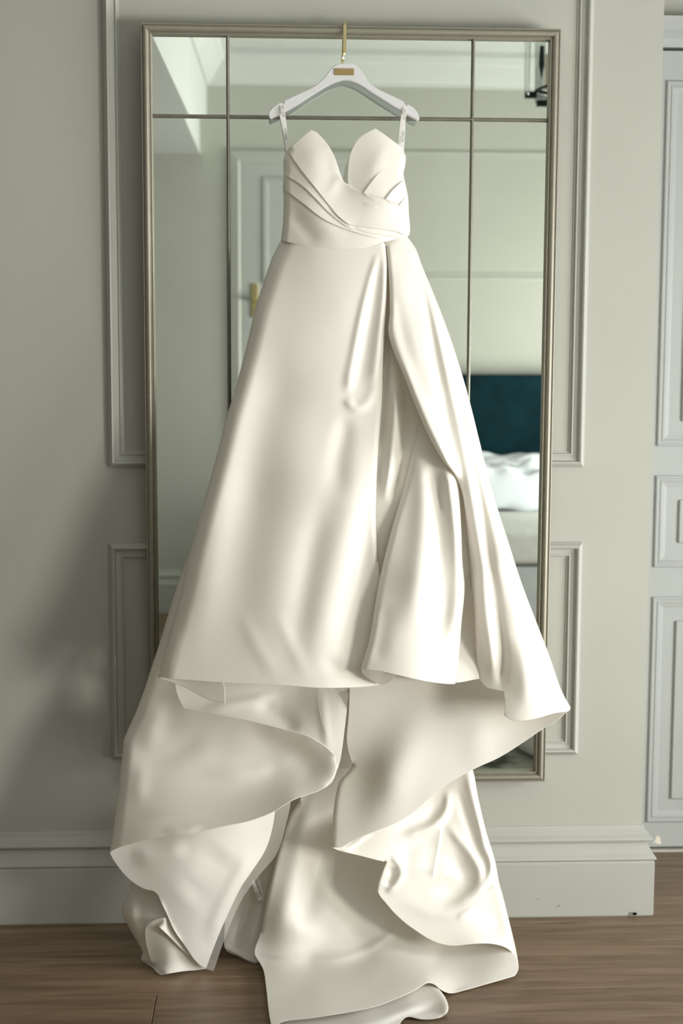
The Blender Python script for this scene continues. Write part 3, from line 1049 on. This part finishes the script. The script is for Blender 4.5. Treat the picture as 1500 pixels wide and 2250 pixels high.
# --- middle fall of the draped overskirt
mp_l = [(914, 935), (890, 1058), (863, 1151), (832, 1278), (811, 1406), (791.5, 1471)]
mp_r = [(1000, 1503), (1006, 1464), (1014, 1367), (1021, 1290), (1016, 1232), (1013, 1150), (1009, 1085), (1003, 1040)]
o = cloth('drape_fall', [mp_l, [(791.5, 1471), (830, 1474), (863, 1481), (936, 1497), (983, 1503), (1000, 1503)], mp_r, [(1003, 1040), (985, 985), (950, 930), (914, 935)]],
          [(914, 935, 0.215), (985, 985, 0.255), (1003, 1040, 0.28), (890, 1058, 0.265), (950, 1060, 0.275), (832, 1278, 0.345), (920, 1270, 0.365), (1018, 1280, 0.320), (791, 1471, 0.415), (863, 1481, 0.435),
           (936, 1497, 0.430), (1000, 1503, 0.380), (900, 1380, 0.405)], M_SATIN, dress,
          folds=[
              ('g', [(916, 950), (928, 1080), (925, 1220), (900, 1400)], (16, 26, 34), (0.0086, 0.0130, 0.0101), 0.2),
              ('g', [(945, 1000), (962, 1130), (965, 1250), (970, 1330), (956, 1410)], (12, 20, 24), (-0.0086, -0.0144, -0.0144), 0.15),
              ('g', [(975, 1010), (990, 1100), (1003, 1210), (1003, 1330), (985, 1440)], (9, 12, 18), (0.0101, 0.0101, 0.0072), 0.12),
              ('g', [(975, 1050), (968, 1080), (975, 1130)], 10, -0.0072, 0.2),
              ('g', [(850, 1320), (835, 1400), (825, 1460)], 20, -0.0043, 0.25),
          ],
          rounds=[(mp_l, 15, 0.022), (mp_r, 16, 0.035)], spacing=4.0)
fit(o)

# --- outer drape gathered at the waist
ov_l = [(1047, 1487), (1041, 1348), (1031, 1250), (1023, 1150), (1012, 1075), (996, 1040), (974, 1014), (941, 957), (912, 891), (883, 817), (864, 773), (852, 729), (855, 685), (853, 610), (847, 543)]
ov_r = [(895, 520), (913, 546), (928, 586), (957, 656), (990, 744), (1026, 861), (1052, 964), (1064, 1012), (1091, 1110), (1114, 1182), (1145, 1278), (1180, 1371), (1207, 1441), (1234, 1518), (1253.5, 1555)]
o = cloth('overskirt_drape', [[(847, 543), (847, 530), (862, 517), (880, 511), (892, 513), (895, 520)], ov_r, [(1253.5, 1555), (1251, 1561), (1219, 1567), (1172, 1580), (1140, 1583.5), (1118, 1579), (1107, 1571)],
                              [(1107, 1571), (1109, 1545), (1106, 1519)], [(1106, 1519), (1085, 1515), (1068, 1510), (1056, 1497), (1047, 1487)], ov_l],
          [(851, 545, 0.176), (847, 530, 0.163), (880, 512, 0.150), (895, 521, 0.144), (859, 685, 0.215), (864, 773, 0.235), (912, 891, 0.275), (974, 1014, 0.315), (1012, 1075, 0.300), (928, 586, 0.150), (900, 620, 0.185), (957, 656, 0.165),
           (910, 740, 0.225), (1026, 861, 0.200), (960, 860, 0.255), (1064, 1012, 0.225), (1030, 1010, 0.262), (1091, 1110, 0.240), (1031, 1250, 0.290), (1145, 1278, 0.272), (1085, 1250, 0.315),
           (1180, 1371, 0.290), (1047, 1487, 0.300), (1085, 1510, 0.330), (1234, 1518, 0.320), (1253, 1556, 0.322), (1120, 1577, 0.385), (1180, 1570, 0.385), (1110, 1400, 0.345)], M_SATIN, dress,
          folds=[
              ('g', [(858, 640), (870, 740), (900, 830), (935, 910), (965, 970), (990, 1025), (1003, 1070)], (10, 13, 14), (0.0030, 0.0090, 0.0120), 0.1),
              ('g', [(905, 540), (922, 600), (940, 680), (958, 790), (980, 920), (1008, 1050), (1022, 1150), (1034, 1260), (1040, 1400)], (6, 10, 14, 14, 12, 10), (-0.0030, -0.0105, -0.0150, -0.0165, -0.0150, -0.0105), 0.08),
              ('g', [(930, 610), (958, 720), (990, 850), (1020, 980), (1042, 1110), (1058, 1250), (1070, 1380), (1086, 1505)], (8, 9, 11, 12), (0.0030, 0.0075, 0.0105, 0.0150), 0.08),
              ('g', [(950, 660), (982, 780), (1012, 900), (1038, 1020), (1060, 1130), (1078, 1240), (1094, 1350), (1104, 1440), (1100, 1525)], (5, 7, 9, 12), (-0.0030, -0.0075, -0.0120, -0.0180), 0.06),
              ('g', [(975, 700), (1010, 830), (1040, 960), (1066, 1070), (1096, 1200), (1135, 1360), (1155, 1480), (1160, 1570)], (7, 10, 18, 26), (0.0023, 0.0060, 0.0105, 0.0150), 0.08),
              ('g', [(893, 525), (905, 560), (925, 600)], 5, -0.0030, 0.2),
              ('g', [(880, 560), (890, 660), (915, 760), (935, 830)], 20, 0.0045, 0.25),
          ],
          rounds=[(ov_l, 11, 0.024), (ov_r, 20, 0.040)], spacing=4.0)
fit(o)

# --- small turned-back corners of the front hem
o = cloth('hem_turn_back', [[(347, 1489), (420, 1494), (491, 1499)], [(491, 1499), (494, 1522), (494.5, 1546)], [(494.5, 1546), (470, 1541), (448, 1533), (405, 1510), (347, 1489)]],
          [(347, 1489, 0.330), (491, 1499, 0.362), (494, 1546, 0.345), (448, 1533, 0.335), (405, 1510, 0.330)], M_LINING, dress, spacing=4.0)
fit(o)
o = cloth('hem_turn_back', [[(791.5, 1472), (830, 1475), (868, 1483)], [(868, 1483), (858, 1498), (838, 1505)], [(838, 1505), (818, 1497), (800, 1485), (791.5, 1472)]],
          [(791, 1472, 0.412), (868, 1483, 0.425), (838, 1505, 0.385), (815, 1495, 0.395)], M_LINING, dress, spacing=4.0)
fit(o)

# --- shaded inside of the back skirt
o = cloth('inner_back', [[(390, 1480), (600, 1490), (790, 1485)], [(790, 1485), (800, 1650), (790, 1760), (720, 1850)], [(720, 1850), (640, 1950), (600, 2060), (566, 2116)],
                         [(566, 2116), (545, 2110), (529, 2101), (491, 2082)], [(491, 2082), (500, 1990), (560, 1880), (600, 1760), (480, 1640), (400, 1580), (390, 1480)]],
          [(390, 1480, 0.15), (600, 1490, 0.14), (790, 1485, 0.13), (800, 1650, 0.14), (600, 1760, 0.15), (720, 1850, 0.15), (560, 1900, 0.19), (566, 2116, DZ(566, 2116, 0.005)), (491, 2082, 0.25), (540, 2000, 0.22)],
          M_LINING, dress, folds=[('g', [(600, 1900), (570, 2000), (545, 2090)], 10, 0.01, 0.2), ('g', [(560, 1960), (530, 2040), (515, 2085)], 8, -0.01, 0.2)], spacing=6)
fit(o)
o = cloth('lining', [[(352, 1486), (560, 1495), (762, 1492)], [(762, 1492), (763, 1540), (757, 1600), (749, 1660), (742, 1690)], [(742, 1690), (700, 1660), (600, 1630), (480, 1605), (385, 1580)], [(385, 1580), (370, 1530), (352, 1486)]],
          [(352, 1486, 0.16), (560, 1495, 0.16), (762, 1492, 0.15), (757, 1600, 0.235), (742, 1690, 0.285), (600, 1630, 0.24), (480, 1605, 0.20), (385, 1580, 0.17), (620, 1560, 0.185), (715, 1570, 0.22)],
          M_LINING, dress, folds=[('g', [(706, 1500), (712, 1570), (722, 1660)], 10, 0.006, 0.35),
                                  ('g', [(560, 1540), (620, 1580), (660, 1612)], 18, -0.008, 0.3), ('g', [(440, 1560), (520, 1545), (620, 1525)], 12, 0.006, 0.3)], spacing=4.5)
fit(o)

# --- right inside of the back skirt
br_low = [(1252, 1558), (1222, 1584), (1195, 1600), (1145, 1634), (1095, 1665), (1045, 1688), (1005, 1709), (972, 1730), (935, 1762), (905, 1787), (870, 1808), (833, 1823), (795, 1838), (770, 1850), (750, 1861), (729, 1862)]
br_l = [(729, 1862), (730, 1830), (732, 1787), (739, 1739), (747, 1715), (762, 1698), (775, 1682)]
o = cloth('back_skirt_lining', [[(768, 1480), (900, 1465), (1046, 1465), (1110, 1495), (1200, 1535), (1252, 1558)], br_low, br_l, [(775, 1682), (768, 1662), (763, 1643), (761, 1624), (766, 1560), (768, 1480)]],
          [(768, 1480, 0.195), (900, 1465, 0.190), (1046, 1465, 0.200), (1110, 1495, 0.222), (1252, 1558, 0.285), (1195, 1600, 0.275), (1095, 1665, 0.285), (972, 1730, 0.310), (905, 1787, 0.335), (833, 1823, 0.350),
           (735, 1862, 0.350), (735, 1787, 0.290), (775, 1682, 0.225), (762, 1624, 0.215), (900, 1600, 0.238), (1050, 1580, 0.245), (850, 1700, 0.282), (1130, 1590, 0.255)], M_LINING, dress,
          folds=[('g', [(930, 1520), (890, 1640), (855, 1740), (840, 1822)], (46, 36), 0.009, 0.35), ('g', [(835, 1600), (800, 1720), (785, 1790), (815, 1835)], (30, 34), -0.005, 0.4),
                 ('g', [(1040, 1560), (1050, 1640), (1020, 1700)], 34, 0.004, 0.4)],
          rounds=[(br_l, 10, 0.012)], spacing=4.5)
fit(o)

# --- left swath of the back skirt
l1_l = [(438, 1150), (408, 1232), (381.5, 1308), (364, 1367), (346, 1426), (329, 1477), (322, 1500), (297, 1568), (280, 1605), (271.5, 1627), (270, 1645), (262.5, 1711), (253, 1788), (245, 1848), (240, 1872)]
l1_hem = [(240, 1872), (249, 1867), (278, 1857), (317, 1846), (360, 1838), (395, 1836), (421, 1834), (455, 1824), (491, 1815), (549, 1803), (599, 1784), (645, 1757), (696, 1739.5)]
l1_top = [(735, 1707), (741, 1685), (737, 1665), (719, 1644), (684, 1621), (650, 1609), (606, 1598), (545, 1583), (490, 1573), (440, 1564), (405, 1556)]
o = cloth('left_swath', [l1_l, l1_hem, [(696, 1739.5), (708, 1733), (720, 1726), (729, 1717), (735, 1707)], l1_top, [(405, 1556), (392, 1530), (385, 1490), (405, 1400), (438, 1290), (455, 1170), (438, 1150)]],
          [(438, 1150, 0.135), (381, 1308, 0.150), (329, 1477, 0.180), (297, 1568, 0.215), (271, 1640, 0.240), (253, 1788, 0.290), (240, 1872, 0.330), (317, 1846, 0.360), (421, 1834, 0.388), (549, 1803, 0.405),
           (645, 1757, 0.405), (696, 1740, 0.395), (741, 1685, 0.365), (684, 1621, 0.350), (606, 1598, 0.330), (490, 1573, 0.290), (405, 1556, 0.255), (385, 1490, 0.205), (600, 1680, 0.305), (480, 1660, 0.290),
           (380, 1650, 0.272), (330, 1750, 0.305), (440, 1750, 0.330), (680, 1690, 0.335)], M_SATIN, dress,
          folds=[('g', [(350, 1520), (335, 1585), (315, 1660)], 28, 0.008, 0.4), ('g', [(285, 1640), (330, 1665), (400, 1645), (460, 1600)], 26, -0.005, 0.4), ('g', [(320, 1670), (305, 1720), (305, 1780)], 20, 0.004, 0.4),
                 ('g', [(430, 1700), (560, 1692), (660, 1650)], 20, 0.006, 0.4), ('g', [(300, 1795), (400, 1788), (480, 1792)], 7, 0.002, 0.4),
                 ('g', [(350, 1825), (400, 1826), (450, 1816)], 9, 0.004, 0.4), ('g', [(520, 1600), (620, 1640), (720, 1700)], 28, -0.008, 0.35)],
          rounds=[(l1_l, 24, 0.030), ([(720, 1726), (735, 1707), (741, 1685), (737, 1665)], 18, 0.008)], spacing=4.2)
fit(o)

# --- lining of the left swath below its hem
l2_edge = [(425, 2107), (404, 2076), (382, 2043), (366, 2008), (353, 1981), (346, 1966), (336, 1958), (322, 1955), (309, 1950), (278, 1927), (251, 1893), (240, 1873)]
o = cloth('left_swath_lining', [[(240, 1872), (330, 1830), (430, 1815), (520, 1795), (605, 1765)], [(605, 1765), (603, 1790), (598, 1820), (591, 1846), (580, 1873), (552, 1916), (529, 1950), (490, 2032), (471, 2078), (452, 2129)],
                                [(452, 2129), (440, 2122), (425, 2107)], l2_edge],
          [(240, 1872, 0.325), (330, 1830, 0.340), (430, 1815, 0.365), (520, 1795, 0.36), (605, 1765, 0.33), (591, 1846, 0.305), (529, 1950, 0.315), (490, 2032, 0.320), (452, 2129, 0.335), (425, 2107, 0.345),
           (382, 2043, 0.340), (353, 1981, 0.340), (309, 1950, 0.335), (430, 1930, 0.355), (330, 1900, 0.345)], M_LINING, dress,
          folds=[('g', [(500, 1860), (450, 1930), (400, 1980)], 40, -0.008, 0.3), ('g', [(560, 1860), (520, 1930), (480, 2010), (455, 2080)], 16, 0.006, 0.25), ('g', [(345, 1975), (368, 2030), (400, 2082)], 7, 0.006, 0.2),
                 ('g', [(420, 1860), (350, 1880), (280, 1880)], 20, 0.006, 0.3)],
          spacing=4.0)
fit(o)

# --- puff of train on the floor at the left
l3_l = [(330, 1948), (291, 1936), (284, 1962), (268, 2000), (278, 2028), (290, 2051), (313, 2093), (310, 2104), (312, 2112), (336, 2126), (344, 2136), (355, 2142)]
o = cloth('train_puff', [l3_l, [(355, 2142), (372, 2139), (405, 2134), (430, 2132), (450, 2129)], [(450, 2129), (448, 2100), (420, 2040), (380, 1970), (330, 1948)]],
          [(330, 1948, 0.27), (291, 1936, 0.24), (268, 2000, 0.26), (290, 2051, 0.28), (313, 2095, 0.295), (336, 2126, DZ(336, 2126, 0.006)), (355, 2142, DZ(355, 2142, 0.006)), (405, 2134, DZ(405, 2134, 0.006)),
           (450, 2129, DZ(450, 2129, 0.006)), (330, 2030, 0.315), (370, 2090, 0.335), (420, 2060, 0.315), (380, 1970, 0.30)], M_SATIN, dress,
          folds=[('s', [(337, 2126), (325, 2092), (319, 2060), (321, 2036), (340, 2021), (372, 2016)], (26, 20), (0.010, 0.022), 0.08), ('s', [(424, 2108), (396, 2082), (368, 2054), (345, 2033)], 14, (0.010, 0.016), 0.08),
                 ('g', [(300, 1960), (290, 2010), (310, 2070)], 14, 0.010, 0.3)],
          rounds=[(l3_l, 14, 0.016)], spacing=3.6)
fit(o)

# --- central train running down onto the boards
tc_l = [(700, 1700), (668, 1742), (655, 1763), (636, 1792), (612, 1864), (588, 1960), (573, 2046), (559, 2094), (570, 2115), (578, 2130), (585, 2176), (590, 2222), (597, 2262)]
tc_hem = [(597, 2262), (612, 2248), (626, 2243), (680, 2237), (732, 2229), (780, 2221), (828, 2210), (870, 2194), (910, 2176), (927, 2165), (941, 2159), (953, 2162), (965, 2172), (977, 2179), (991, 2182), (1025, 2174), (1068, 2162), (1110, 2150), (1130, 2144)]
F = lambda px, py, z=0.006: (px, py, DZ(px, py, z))
o = cloth('center_train', [tc_l, tc_hem, [(1130, 2144), (1137, 2134), (1139, 2122), (1130, 2098), (1106, 2079)], [(1106, 2079), (1040, 2045), (940, 1985), (860, 1880), (800, 1780), (770, 1690), (700, 1700)]],
          [(700, 1700, 0.17), (770, 1690, 0.16), (655, 1763, 0.20), (612, 1864, 0.235), (588, 1960, 0.265), (573, 2046, 0.29), (559, 2094, 0.315), (700, 1860, 0.215), (720, 1960, 0.24), (800, 1850, 0.17), (650, 2040, 0.32),
           (860, 1900, 0.17), (820, 2010, 0.255), (680, 2108, 0.335), (800, 2085, 0.305), (940, 2000, 0.22), (1060, 2050, 0.25), (900, 2070, 0.29), F(578, 2132, 0.02), F(585, 2176, 0.02), F(700, 2170, 0.025), F(820, 2140, 0.03),
           F(960, 2110, 0.02), F(597, 2262, 0.02), F(732, 2229, 0.03), F(828, 2210, 0.03), F(910, 2176, 0.035), F(941, 2159, 0.035), F(991, 2182, 0.006), F(1068, 2162, 0.006), F(1139, 2122, 0.02), F(1106, 2085, 0.04)], M_SATIN, dress,
          folds=[('g', [(690, 1720), (660, 1850), (632, 1970), (590, 2095)], (16, 24, 26), 0.010, 0.25), ('g', [(718, 1790), (700, 1900), (672, 2010), (635, 2090)], (18, 28), -0.010, 0.35),
                 ('g', [(670, 1920), (740, 2020), (780, 2090)], 32, 0.009, 0.4), ('g', [(550, 2092), (640, 2104), (720, 2108), (800, 2088), (850, 2058), (895, 2015)], (7, 10), 0.004, 0.2),
                 ('g', [(590, 2118), (680, 2132), (760, 2125), (850, 2090)], 16, -0.006, 0.35), ('g', [(590, 2195), (720, 2185), (860, 2140)], 28, 0.006, 0.4), ('g', [(870, 2000), (920, 2060), (1010, 2095)], 18, -0.005, 0.4)],
          rounds=[([(655, 1763), (636, 1792), (612, 1864), (588, 1960), (573, 2046)], 9, 0.012)], spacing=4.5)
fit(o)

# --- rolled front edge of the train
rl = [(953, 2163), (970, 2180), (980, 2196), (985, 2214), (981, 2227), (970, 2235)]
o = cloth('train_hem_roll', [[(597, 2266), (620, 2236), (732, 2222), (828, 2202), (910, 2168), (938, 2157), (953, 2163)], rl, [(970, 2235), (948, 2239), (924, 2239), (895, 2234), (882, 2243), (874, 2262), (850, 2290)], [(850, 2290), (720, 2295), (610, 2290), (597, 2266)]],
          [F(600, 2260, 0.004), F(732, 2222, 0.010), F(828, 2202, 0.014), F(938, 2157, 0.022), F(970, 2180, 0.024), F(985, 2214, 0.022), F(970, 2235, 0.008), F(924, 2239, 0.006), F(895, 2234, 0.010), F(850, 2290, 0.006), F(720, 2295, 0.006),
           F(610, 2290, 0.006), F(900, 2205, 0.018), F(800, 2245, 0.014)], M_LINING, dress,
          folds=[('g', [(740, 2262), (850, 2236), (930, 2206), (975, 2182)], 12, 0.010, 0.4), ('g', [(830, 2260), (900, 2228), (975, 2216)], 9, -0.007, 0.4)], rounds=[(rl, 10, 0.010)], spacing=4.0)
fit(o)

# --- right part of the train with its swirling folds
tr_r = [(1034, 1680), (1041, 1700), (1049, 1744), (1068, 1826), (1087, 1888), (1097, 1941), (1104, 1965), (1116, 2013), (1135, 2094), (1139, 2122)]
tr_hem = [(1139, 2122), (1131, 2101), (1118, 2087), (1106, 2080), (1082, 2074), (1058, 2073), (1028, 2075), (996, 2078), (965, 2073), (938, 2061), (915, 2046), (895, 2032), (868, 2008), (847, 1984), (834, 1968), (828, 1955)]
o = cloth('train_side', [tr_r, tr_hem, [(828, 1955), (831, 1938), (838, 1918), (847, 1894)], [(847, 1894), (838, 1892), (828, 1890), (790, 1880), (760, 1873), (742, 1868), (729, 1862)],
                         [(729, 1862), (760, 1835), (840, 1795), (900, 1745), (960, 1695), (1034, 1680)]],
          [(1034, 1680, 0.215), (1068, 1826, 0.258), (1097, 1941, 0.284), (1116, 2013, 0.302), (1139, 2122, 0.322), (960, 1700, 0.205), (970, 1800, 0.250), (880, 1790, 0.265), (780, 1840, 0.31), (729, 1862, 0.345), (800, 1880, 0.335),
           (847, 1894, 0.33), (828, 1955, 0.335), (900, 1880, 0.30), (895, 2032, 0.345), (996, 2078, 0.362), (1058, 2073, 0.36), (1020, 1950, 0.298), (1060, 1880, 0.274), (960, 1980, 0.315), (1090, 2040, 0.315), (1106, 2080, 0.342)], M_SATIN, dress,
          folds=[('g', [(984, 1730), (981, 1775), (968, 1800), (938, 1822), (880, 1840)], (8, 10, 12), (0.007, 0.010, 0.006), 0.2), ('g', [(960, 1750), (945, 1790), (905, 1812), (850, 1835)], 12, -0.006, 0.35),
                 ('g', [(1022, 1690), (1040, 1760), (1055, 1815), (1064, 1860), (1078, 1895), (1075, 1925), (1060, 1952), (1038, 1978), (1000, 1998)], (8, 9, 9, 8), (0.005, 0.008, 0.010, 0.007), 0.12),
                 ('g', [(1000, 1710), (1025, 1800), (1050, 1870), (1066, 1910), (1050, 1945)], (9, 10), -0.006, 0.3),
                 ('g', [(976, 1803), (1005, 1840), (1034, 1876), (1054, 1913), (1053, 1940), (1035, 1965), (1005, 1986), (970, 1993)], (10, 12, 10), (0.008, 0.010, 0.007), 0.2),
                 ('g', [(975, 1860), (1010, 1905), (1018, 1935), (985, 1958), (940, 1965)], 24, -0.011, 0.35),
                 ('s', [(969, 1806), (964, 1852), (956, 1895), (950, 1931)], 18, 0.006, 0.15), ('g', [(930, 1840), (920, 1890), (900, 1940)], 20, 0.005, 0.4),
                 ('g', [(855, 1878), (876, 1898), (882, 1920), (868, 1945), (845, 1962)], 8, 0.009, 0.2), ('g', [(858, 1900), (858, 1930), (846, 1948)], 9, -0.009, 0.25),
                 ('g', [(1096, 1939), (1070, 1962), (1048, 1985), (1000, 2024)], (4, 8), (0.008, 0.003), 0.15), ('g', [(860, 1970), (950, 2005), (1030, 2010), (1095, 1985)], 18, 0.005, 0.4),
                 ('g', [(738, 1862), (762, 1864), (800, 1838), (818, 1830)], 5, 0.005, 0.2)],
          rounds=[(tr_r, 12, 0.030), ([(828, 1955), (831, 1938), (838, 1918), (847, 1894)], 5, 0.006)], spacing=3.8)
fit(o)

# --- tulle showing at the edges
for (nm, out, ctl) in (
        ('tulle_edge', [[(606, 1765), (637, 1757), (637.5, 1769), (626, 1819), (607, 1877), (568, 1925), (529, 1981), (495, 2059), (469, 2134)], [(469, 2134), (452, 2129)],
                        [(452, 2129), (466, 2078), (486, 2032), (525, 1950), (548, 1916), (576, 1873), (587, 1846), (600, 1800), (606, 1765)]],
         [(606, 1765, 0.31), (637, 1757, 0.29), (607, 1877, 0.285), (529, 1981, 0.29), (469, 2134, 0.325), (452, 2129, 0.33), (525, 1950, 0.305), (587, 1846, 0.295)]),
        ('tulle_edge', [[(700, 1504), (764, 1506), (760, 1560), (756, 1610), (748, 1665)], [(748, 1665), (728, 1632), (708, 1590), (698, 1540), (700, 1504)]],
         [(700, 1504, 0.20), (764, 1506, 0.19), (756, 1610, 0.26), (748, 1665, 0.30), (705, 1570, 0.235)]),
        ('tulle_edge', [[(707, 1509), (745, 1509), (800, 1506)], [(800, 1506), (775, 1512), (735, 1522), (720, 1519), (707, 1509)]],
         [(707, 1509, 0.395), (745, 1509, 0.395), (800, 1506, 0.37), (735, 1522, 0.37)]),
        ('tulle_edge', [[(500, 2070), (530, 2090), (562, 2100)], [(562, 2100), (562, 2117), (548, 2114), (529, 2104), (495, 2086), (500, 2070)]],
         [(500, 2070, 0.27), (562, 2100, 0.29), (562, 2117, 0.31), (495, 2086, 0.275)]),
        ('tulle_edge', [[(860, 1482), (900, 1488), (905, 1502)], [(905, 1502), (880, 1504), (862, 1499), (860, 1482)]], [(860, 1482, 0.39), (905, 1488, 0.39), (905, 1502, 0.38), (862, 1499, 0.38)])):
    o = cloth(nm, out, ctl, M_TULLE, dress, spacing=5.0, thick=0)
    fit(o)

# ------------------------------------------------------------------ hanging loops with lettering
def text_mesh(body, size):
    cu = bpy.data.curves.new('ribbon_lettering', 'FONT')
    cu.body = body
    cu.size = size
    cu.align_x = 'CENTER'
    cu.align_y = 'CENTER'
    cu.extrude = 0.00005
    cu.space_character = 1.35
    o = bpy.data.objects.new('ribbon_lettering', cu)
    COL.objects.link(o)
    dg = bpy.context.evaluated_depsgraph_get()
    me = bpy.data.meshes.new_from_object(o.evaluated_get(dg))
    bpy.data.objects.remove(o)
    return me


def lettering(parent, pa, pb, depth, size, body='ELYSEE', flip=False):
    a, b = at(pa[0], pa[1], depth), at(pb[0], pb[1], depth)
    me = text_mesh(body, size)
    me.materials.clear()
    o = link('ribbon_lettering', me, M_INK, parent)
    d = Vector(b - a).normalized()
    if flip:
        d = -d
    n = Vector((0, -1, 0))
    n = (n - d * n.dot(d)).normalized()
    u = n.cross(d)
    mid = Vector((a + b) / 2)
    ln = max(v.co.x for v in me.vertices) - min(v.co.x for v in me.vertices)
    k = (Vector(b - a).length) / ln
    for v in me.vertices:
        v.co = mid + d * (v.co.x * k) + u * v.co.y + n * (v.co.z + 0.0004)
    return o


def loop_ribbon(pts, depths, wpx, parent):
    cs = [at(p[0], p[1], dd) for p, dd in zip(pts, depths)]
    hv = []
    for i in range(len(pts)):
        a = np.array(pts[max(i - 1, 0)], float)
        b = np.array(pts[min(i + 1, len(pts) - 1)], float)
        d = (b - a) / np.linalg.norm(b - a)
        nn = np.array([d[1], -d[0]])
        q = at(pts[i][0] + nn[0] * wpx / 2, pts[i][1] + nn[1] * wpx / 2, depths[i])
        hv.append(q - cs[i])
    o = ribbon('hanging_loop', cs, hv, M_RIBB, parent, 0.0005)
    fit(o)
    return o


lp = loop_ribbon([(619, 227), (621, 240), (623.5, 262), (628, 296), (632.5, 332)], [0.094, 0.1015, 0.1025, 0.108, 0.116], 8.5, dress)
lettering(lp, (620.5, 233), (622.8, 257), 0.1035, 0.0065)
lettering(lp, (626, 283), (628.5, 306), 0.112, 0.0065)
lp = loop_ribbon([(620, 227), (617, 245), (620, 262), (628, 300), (634, 335)], [0.088, 0.082, 0.082, 0.095, 0.105], 8.0, dress)
lp = loop_ribbon([(891, 231), (889, 245), (886.5, 262), (885.5, 290), (883, 334)], [0.094, 0.1015, 0.1025, 0.108, 0.116], 8.5, dress)
lettering(lp, (889.5, 240), (887, 262), 0.1035, 0.0065, flip=True)
lettering(lp, (885.8, 288), (884, 311), 0.112, 0.0065, flip=True)
lp = loop_ribbon([(891, 231), (886, 250), (883, 268), (880, 300), (877, 330)], [0.088, 0.082, 0.082, 0.095, 0.105], 8.0, dress)
lettering(lp, (880.5, 300), (878, 318), 0.1, 0.006, flip=True)
lp = loop_ribbon([(556, 1935), (561, 1950), (566, 1965), (571, 1979)], [0.22, 0.23, 0.235, 0.24], 7.5, dress)
lettering(lp, (560, 1948), (567, 1971), 0.2385, 0.006)
lp = loop_ribbon([(565, 1928), (570, 1946), (574, 1962), (575, 1978)], [0.215, 0.222, 0.228, 0.236], 7.5, dress)
lettering(lp, (568.5, 1947), (573.5, 1969), 0.2305, 0.006)
